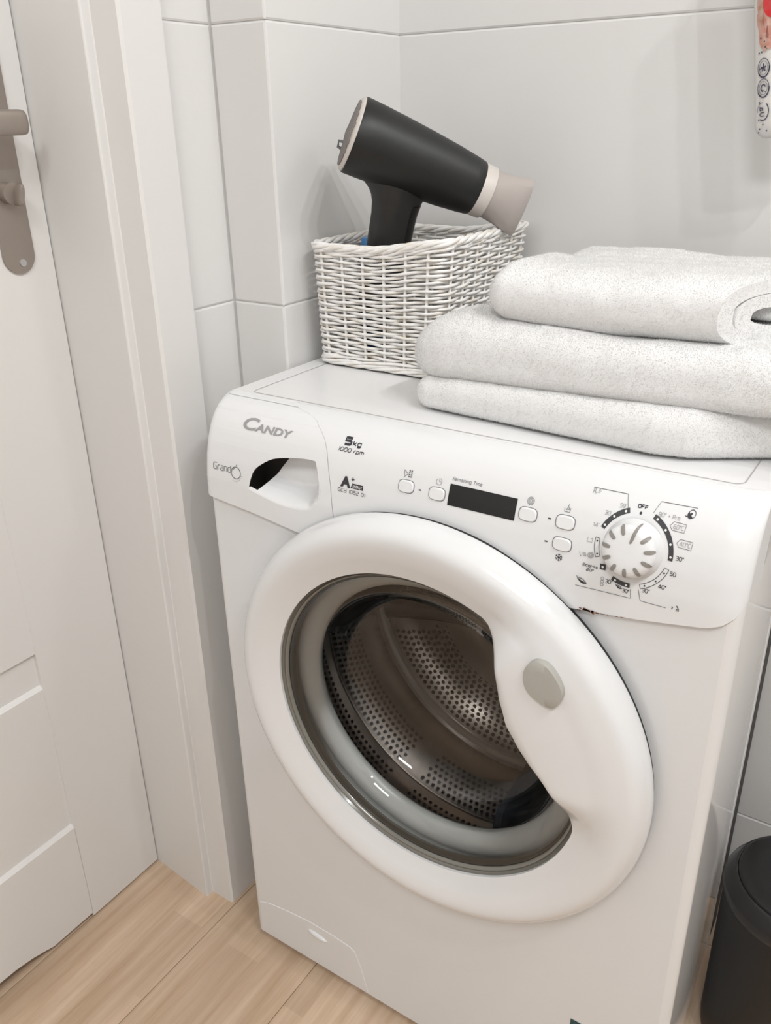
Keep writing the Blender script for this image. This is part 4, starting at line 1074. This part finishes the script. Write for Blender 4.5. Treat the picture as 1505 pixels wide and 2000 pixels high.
# ------------------------------------------------------------ white printed pouch on the back wall
pc = tag(empty('hanging_pouch', (.4768, .370, 1.1079)), 'white pouch with red flower print and round stamps hanging before the tiled wall', 'pouch')
lu = Vector((-.158, 0, .987)); lr = Vector((.987, 0, .158))
def pq(a, b, d): return lr*a+lu*b+Vector((0, d, 0))
rows = []
PWd, PHt = .078, .235
for k, (ins, d) in enumerate(((.0, .004), (.0, .002), (.003, -.001), (.010, -.006), (.018, -.0085), (.026, -.009))):
    pts = []
    for cx, cy, a0 in ((PWd-.014, PHt-.014, 0), (.014, PHt-.014, PI/2), (.014, .014, PI), (PWd-.014, .014, 1.5*PI)):
        for i in range(7):
            a = a0+PI/2*i/6; ra = max(.002, .014-ins*.3)
            px_, py_ = cx+.014*math.cos(a), cy+.014*math.sin(a)
            px_ = PWd/2+(px_-PWd/2)*(1-2*ins/PWd); py_ = PHt/2+(py_-PHt/2)*(1-2*ins/PHt)
            pts.append(pq(px_, py_, d))
    rows.append(pts)
m = MB().grid(rows, closed=True); m.fan(rows[-1]); m.fan([p+Vector((0, .010, 0)) for p in rows[0]]); m.grid([[p+Vector((0, .010, 0)) for p in rows[0]], rows[0]], closed=True)
m.build('pouch_body', M_pouch, pc, ang=60)
def pd(a, b):
    ins = min(a, b, PWd-a, PHt-b); return interp(ins, [(0, .002), (.003, -.001), (.010, -.006), (.018, -.0085), (.026, -.009)])-.0012
def wl2(x, z):   # world x, z on the wall -> local a, b
    v = Vector((x-.4655, 0, z-1.1065)); return v.dot(lr), v.dot(lu)
def pouch_poly(mb, pts, lift=0):
    c = (sum(p[0] for p in pts)/len(pts), sum(p[1] for p in pts)/len(pts)); n = len(mb.v)
    mb.v.append(tuple(pq(c[0], c[1], pd(*c)-lift))); mb.v += [tuple(pq(a, b, pd(max(.0005, a), b)-lift)) for a, b in pts]
    k = len(pts)
    for i in range(k): mb.f.append((n, n+1+i, n+1+(i+1) % k))
def blob(mb, x, z, rx, rz, n=22, wob=.15, lift=0, ph=0):
    a, b = wl2(x, z)
    pouch_poly(mb, [(max(.0008, a+rx*math.cos(2*PI*i/n)*(1+wob*math.sin(3*2*PI*i/n+ph))), b+rz*math.sin(2*PI*i/n)*(1+wob*math.cos(2*2*PI*i/n+ph))) for i in range(n)], lift)
m = MB(); blob(m, .4625, 1.2195, .0115, .016, ph=.6); blob(m, .4585, 1.2085, .0035, .012, ph=2); blob(m, .4660, 1.2060, .0050, .012, ph=1); m.build('pink_wash_print', M_pink, pc, smooth=False)
m = MB(); blob(m, .4530, 1.2330, .0032, .020, wob=.2, lift=.0002); blob(m, .4625, 1.2010, .0025, .009, wob=.2, lift=.0002, ph=1); m.build('tan_wash_print', M_tan, pc, smooth=False)
m = MB(); blob(m, .4660, 1.2395, .0115, .0165, wob=.08, lift=.0005, ph=1.2); blob(m, .478, 1.250, .014, .018, wob=.1, lift=.0005); m.build('flower_print', M_red, pc, smooth=False)
def pstroke(mb, pts, wd, closed=False, lift=.0003):
    n = len(pts); A, B = [], []
    for i in range(n):
        a = pts[(i-1) % n] if (closed or i) else pts[i]; b = pts[(i+1) % n] if (closed or i < n-1) else pts[i]
        dx, dz = b[0]-a[0], b[1]-a[1]; l = math.hypot(dx, dz) or 1; nx, nz_ = -dz/l*wd/2, dx/l*wd/2
        A.append((pts[i][0]+nx, pts[i][1]+nz_)); B.append((pts[i][0]-nx, pts[i][1]-nz_))
    mb.grid([[pq(a, b, pd(max(.0005, a), b)-lift) for a, b in A], [pq(a, b, pd(max(.0005, a), b)-lift) for a, b in B]], closed=closed)
for q, (x, z) in enumerate(((.4645, 1.1776), (.4672, 1.1582), (.4702, 1.1356))):
    a0, b0 = wl2(x, z); a0 += .0006; m = MB(); rx, rz = .0063, .0090
    if q < 2:
        pstroke(m, [(a0+rx*math.cos(2*PI*i/24), b0+rz*math.sin(2*PI*i/24)) for i in range(24)], .0007, True)
        pstroke(m, [(a0+rx*math.cos(u), b0+rz*math.sin(u)) for u in np.linspace(-2.7, .1, 14)], .0013)
        pstroke(m, [(a0+rx*.72*math.cos(2*PI*i/20), b0+rz*.72*math.sin(2*PI*i/20)) for i in range(20)], .0004, True)
    else:
        pstroke(m, [(a0+rx*math.cos(u), b0+rz*math.sin(u)) for u in np.linspace(-2.1, .9, 16)], .0011)
        pstroke(m, [(a0+rx*math.cos(u), b0+rz*math.sin(u)) for u in np.linspace(1.6, 3.2, 8)], .0005)
    if q == 0:
        for k in range(5):
            u = PI*.5+2*PI*k/5; pstroke(m, [(a0, b0), (a0+.0030*math.cos(u), b0+.0040*math.sin(u))], .0013)
        pstroke(m, [(a0-.0050, b0-.0006), (a0-.001, b0)], .0012)
    elif q == 1:
        pstroke(m, [(a0+.0025*math.cos(u), b0+.0035*math.sin(u)) for u in np.linspace(.3, 4.6, 10)], .0012); pstroke(m, [(a0-.001, b0-.002), (a0+.003, b0-.0045)], .0006)
    else:
        for s_, dz in (('U', -.0052), ('a', .0004)):
            vs_, fs = text_mesh(s_, .02); xa_, xb_ = min(v[0] for v in vs_), max(v[0] for v in vs_)
            pts = [(a0-.0036+v[1]/.70*.0056, b0+dz+(v[0]-xa_)/(xb_-xa_)*.0044) for v in vs_]
            m.add([pq(a, b, pd(max(.0005, a), b)-.0003) for a, b in pts], fs)
    m.build('stamp_print', M_navy, pc, smooth=False)
m = MB()
for x, z in ((.4577, 1.2055), (.4622, 1.2022), (.4640, 1.1972), (.4610, 1.1925), (.4580, 1.1915), (.4655, 1.1440), (.4675, 1.1270), (.4730, 1.1225), (.4700, 1.1180), (.4775, 1.1165), (.4692, 1.1145)):
    a, b = wl2(x, z); a = max(a, .0015); pouch_poly(m, [(a+.0008*math.cos(2*PI*i/8), b+.0010*math.sin(2*PI*i/8)) for i in range(8)], .0003)
m.build('dot_print', M_navy, pc, smooth=False)
pc.scale = (.95, .95, .95)
# suction hook carrying the pouch (just above the picture)
hk = tag(empty('wall_hook', (.4768+.0365-.0353, YB, 1.1079+.2203+.0055+.012)), 'long chrome wall hook carrying the printed pouch', 'hook')
MB().tube([(0, -.0005, 0), (0, -.035, 0), (0, -.060, 0), (0, -.0665, -.003), (0, -.069, -.009), (0, -.0685, -.016), (0, -.075, -.021), (0, -.082, -.018), (0, -.085, -.008)], .0022, 8).build('hook_wire', M_chrome, hk)
mm = MB(); mm.grid([[(.012*k*math.cos(u), -d, .012*k*math.sin(u)) for u in [2*PI*i/24 for i in range(24)]] for k, d in ((1, 0), (1, .002), (.6, .004))], closed=True); mm.fan([(.0072*math.cos(u), -.004, .0072*math.sin(u)) for u in [2*PI*i/24 for i in range(24)]]); mm.build('hook_base', M_chrome, hk)

# ------------------------------------------------------------ lamps of the room and an added fill panel
def lampdata(name, typ, e, col, loc, size, rot=(0, 0, 0)):
    l = bpy.data.lights.new(name, typ); l.energy = e; l.color = col
    if typ == 'AREA': l.shape = 'RECTANGLE'; l.size, l.size_y = size
    else: l.shadow_soft_size = size
    o = bpy.data.objects.new(name, l); o.location = loc; o.rotation_euler = rot; return link(o)
cl = tag(empty('fill_panel', (.95, -1.55, ZC)), 'added fill light, a flat white panel out of view on the ceiling', 'lamp')  # unseen lamp added as soft fill for the lower area
MB().box(-.32, .32, -.32, .32, -.035, -.0005).build('fill_housing', M_white, cl, smooth=False)
MB().box(-.30, .30, -.30, .30, -.038, -.035).build('fill_diffuser', M_fill_panel, cl, smooth=False)
lo_ = lampdata('fill_light', 'AREA', FILL_W, LCOL, (0, 0, -.045), (.58, .58)); lo_.parent = cl
ml = tag(empty('mirror_lamp', (1.32, .436, 1.98)), 'chrome mirror lamp with a row of five round bulbs on the back wall', 'lamp')
MB().box(-.26, .26, -.03, 0, -.03, .03).build('lamp_bar', M_chrome, ml, smooth=False)
for k in range(5):
    x = -.20+.10*k
    m = MB(); rows = [[(x+.026*math.sin(v)*math.cos(u), -.07+.026*math.sin(v)*math.sin(u), .026*math.cos(v)) for u in [2*PI*i/20 for i in range(20)]] for v in [PI*j/10 for j in range(11)]]
    m.grid(rows, closed=True); b = m.build('bulb', M_lamp, ml)
    l = lampdata('bulb_light', 'POINT', BULB_W, LCOL, (x, -.115, -.01), .022); l.parent = ml
sp_ = tag(empty('ceiling_spotlight', (1.42, -.42, ZC)), 'white ceiling bar with three small round spot bulbs near the right wall', 'lamp')
MB().box(-.03, .03, -.36, .36, -.03, -.0005).build('lamp_bar', M_white, sp_, smooth=False)
for k in range(3):
    y = -.26+.26*k
    rows = [[(.028*math.sin(v)*math.cos(u), y+.028*math.sin(v)*math.sin(u), -.056+.028*math.cos(v)) for u in [2*PI*i/20 for i in range(20)]] for v in [PI*j/10 for j in range(11)]]
    MB().grid(rows, closed=True).build('bulb', M_lamp, sp_)
    l = lampdata('spot_light', 'SPOT', SPOT_W, LCOL, (0, y, -.10), .022); l.parent = sp_; l.data.spot_size = math.radians(95); l.data.spot_blend = .8
    aim = Vector((.15, .05, .75))-Vector((1.42, -.42+y, ZC-.10)); l.rotation_euler = aim.to_track_quat('-Z', 'Y').to_euler()
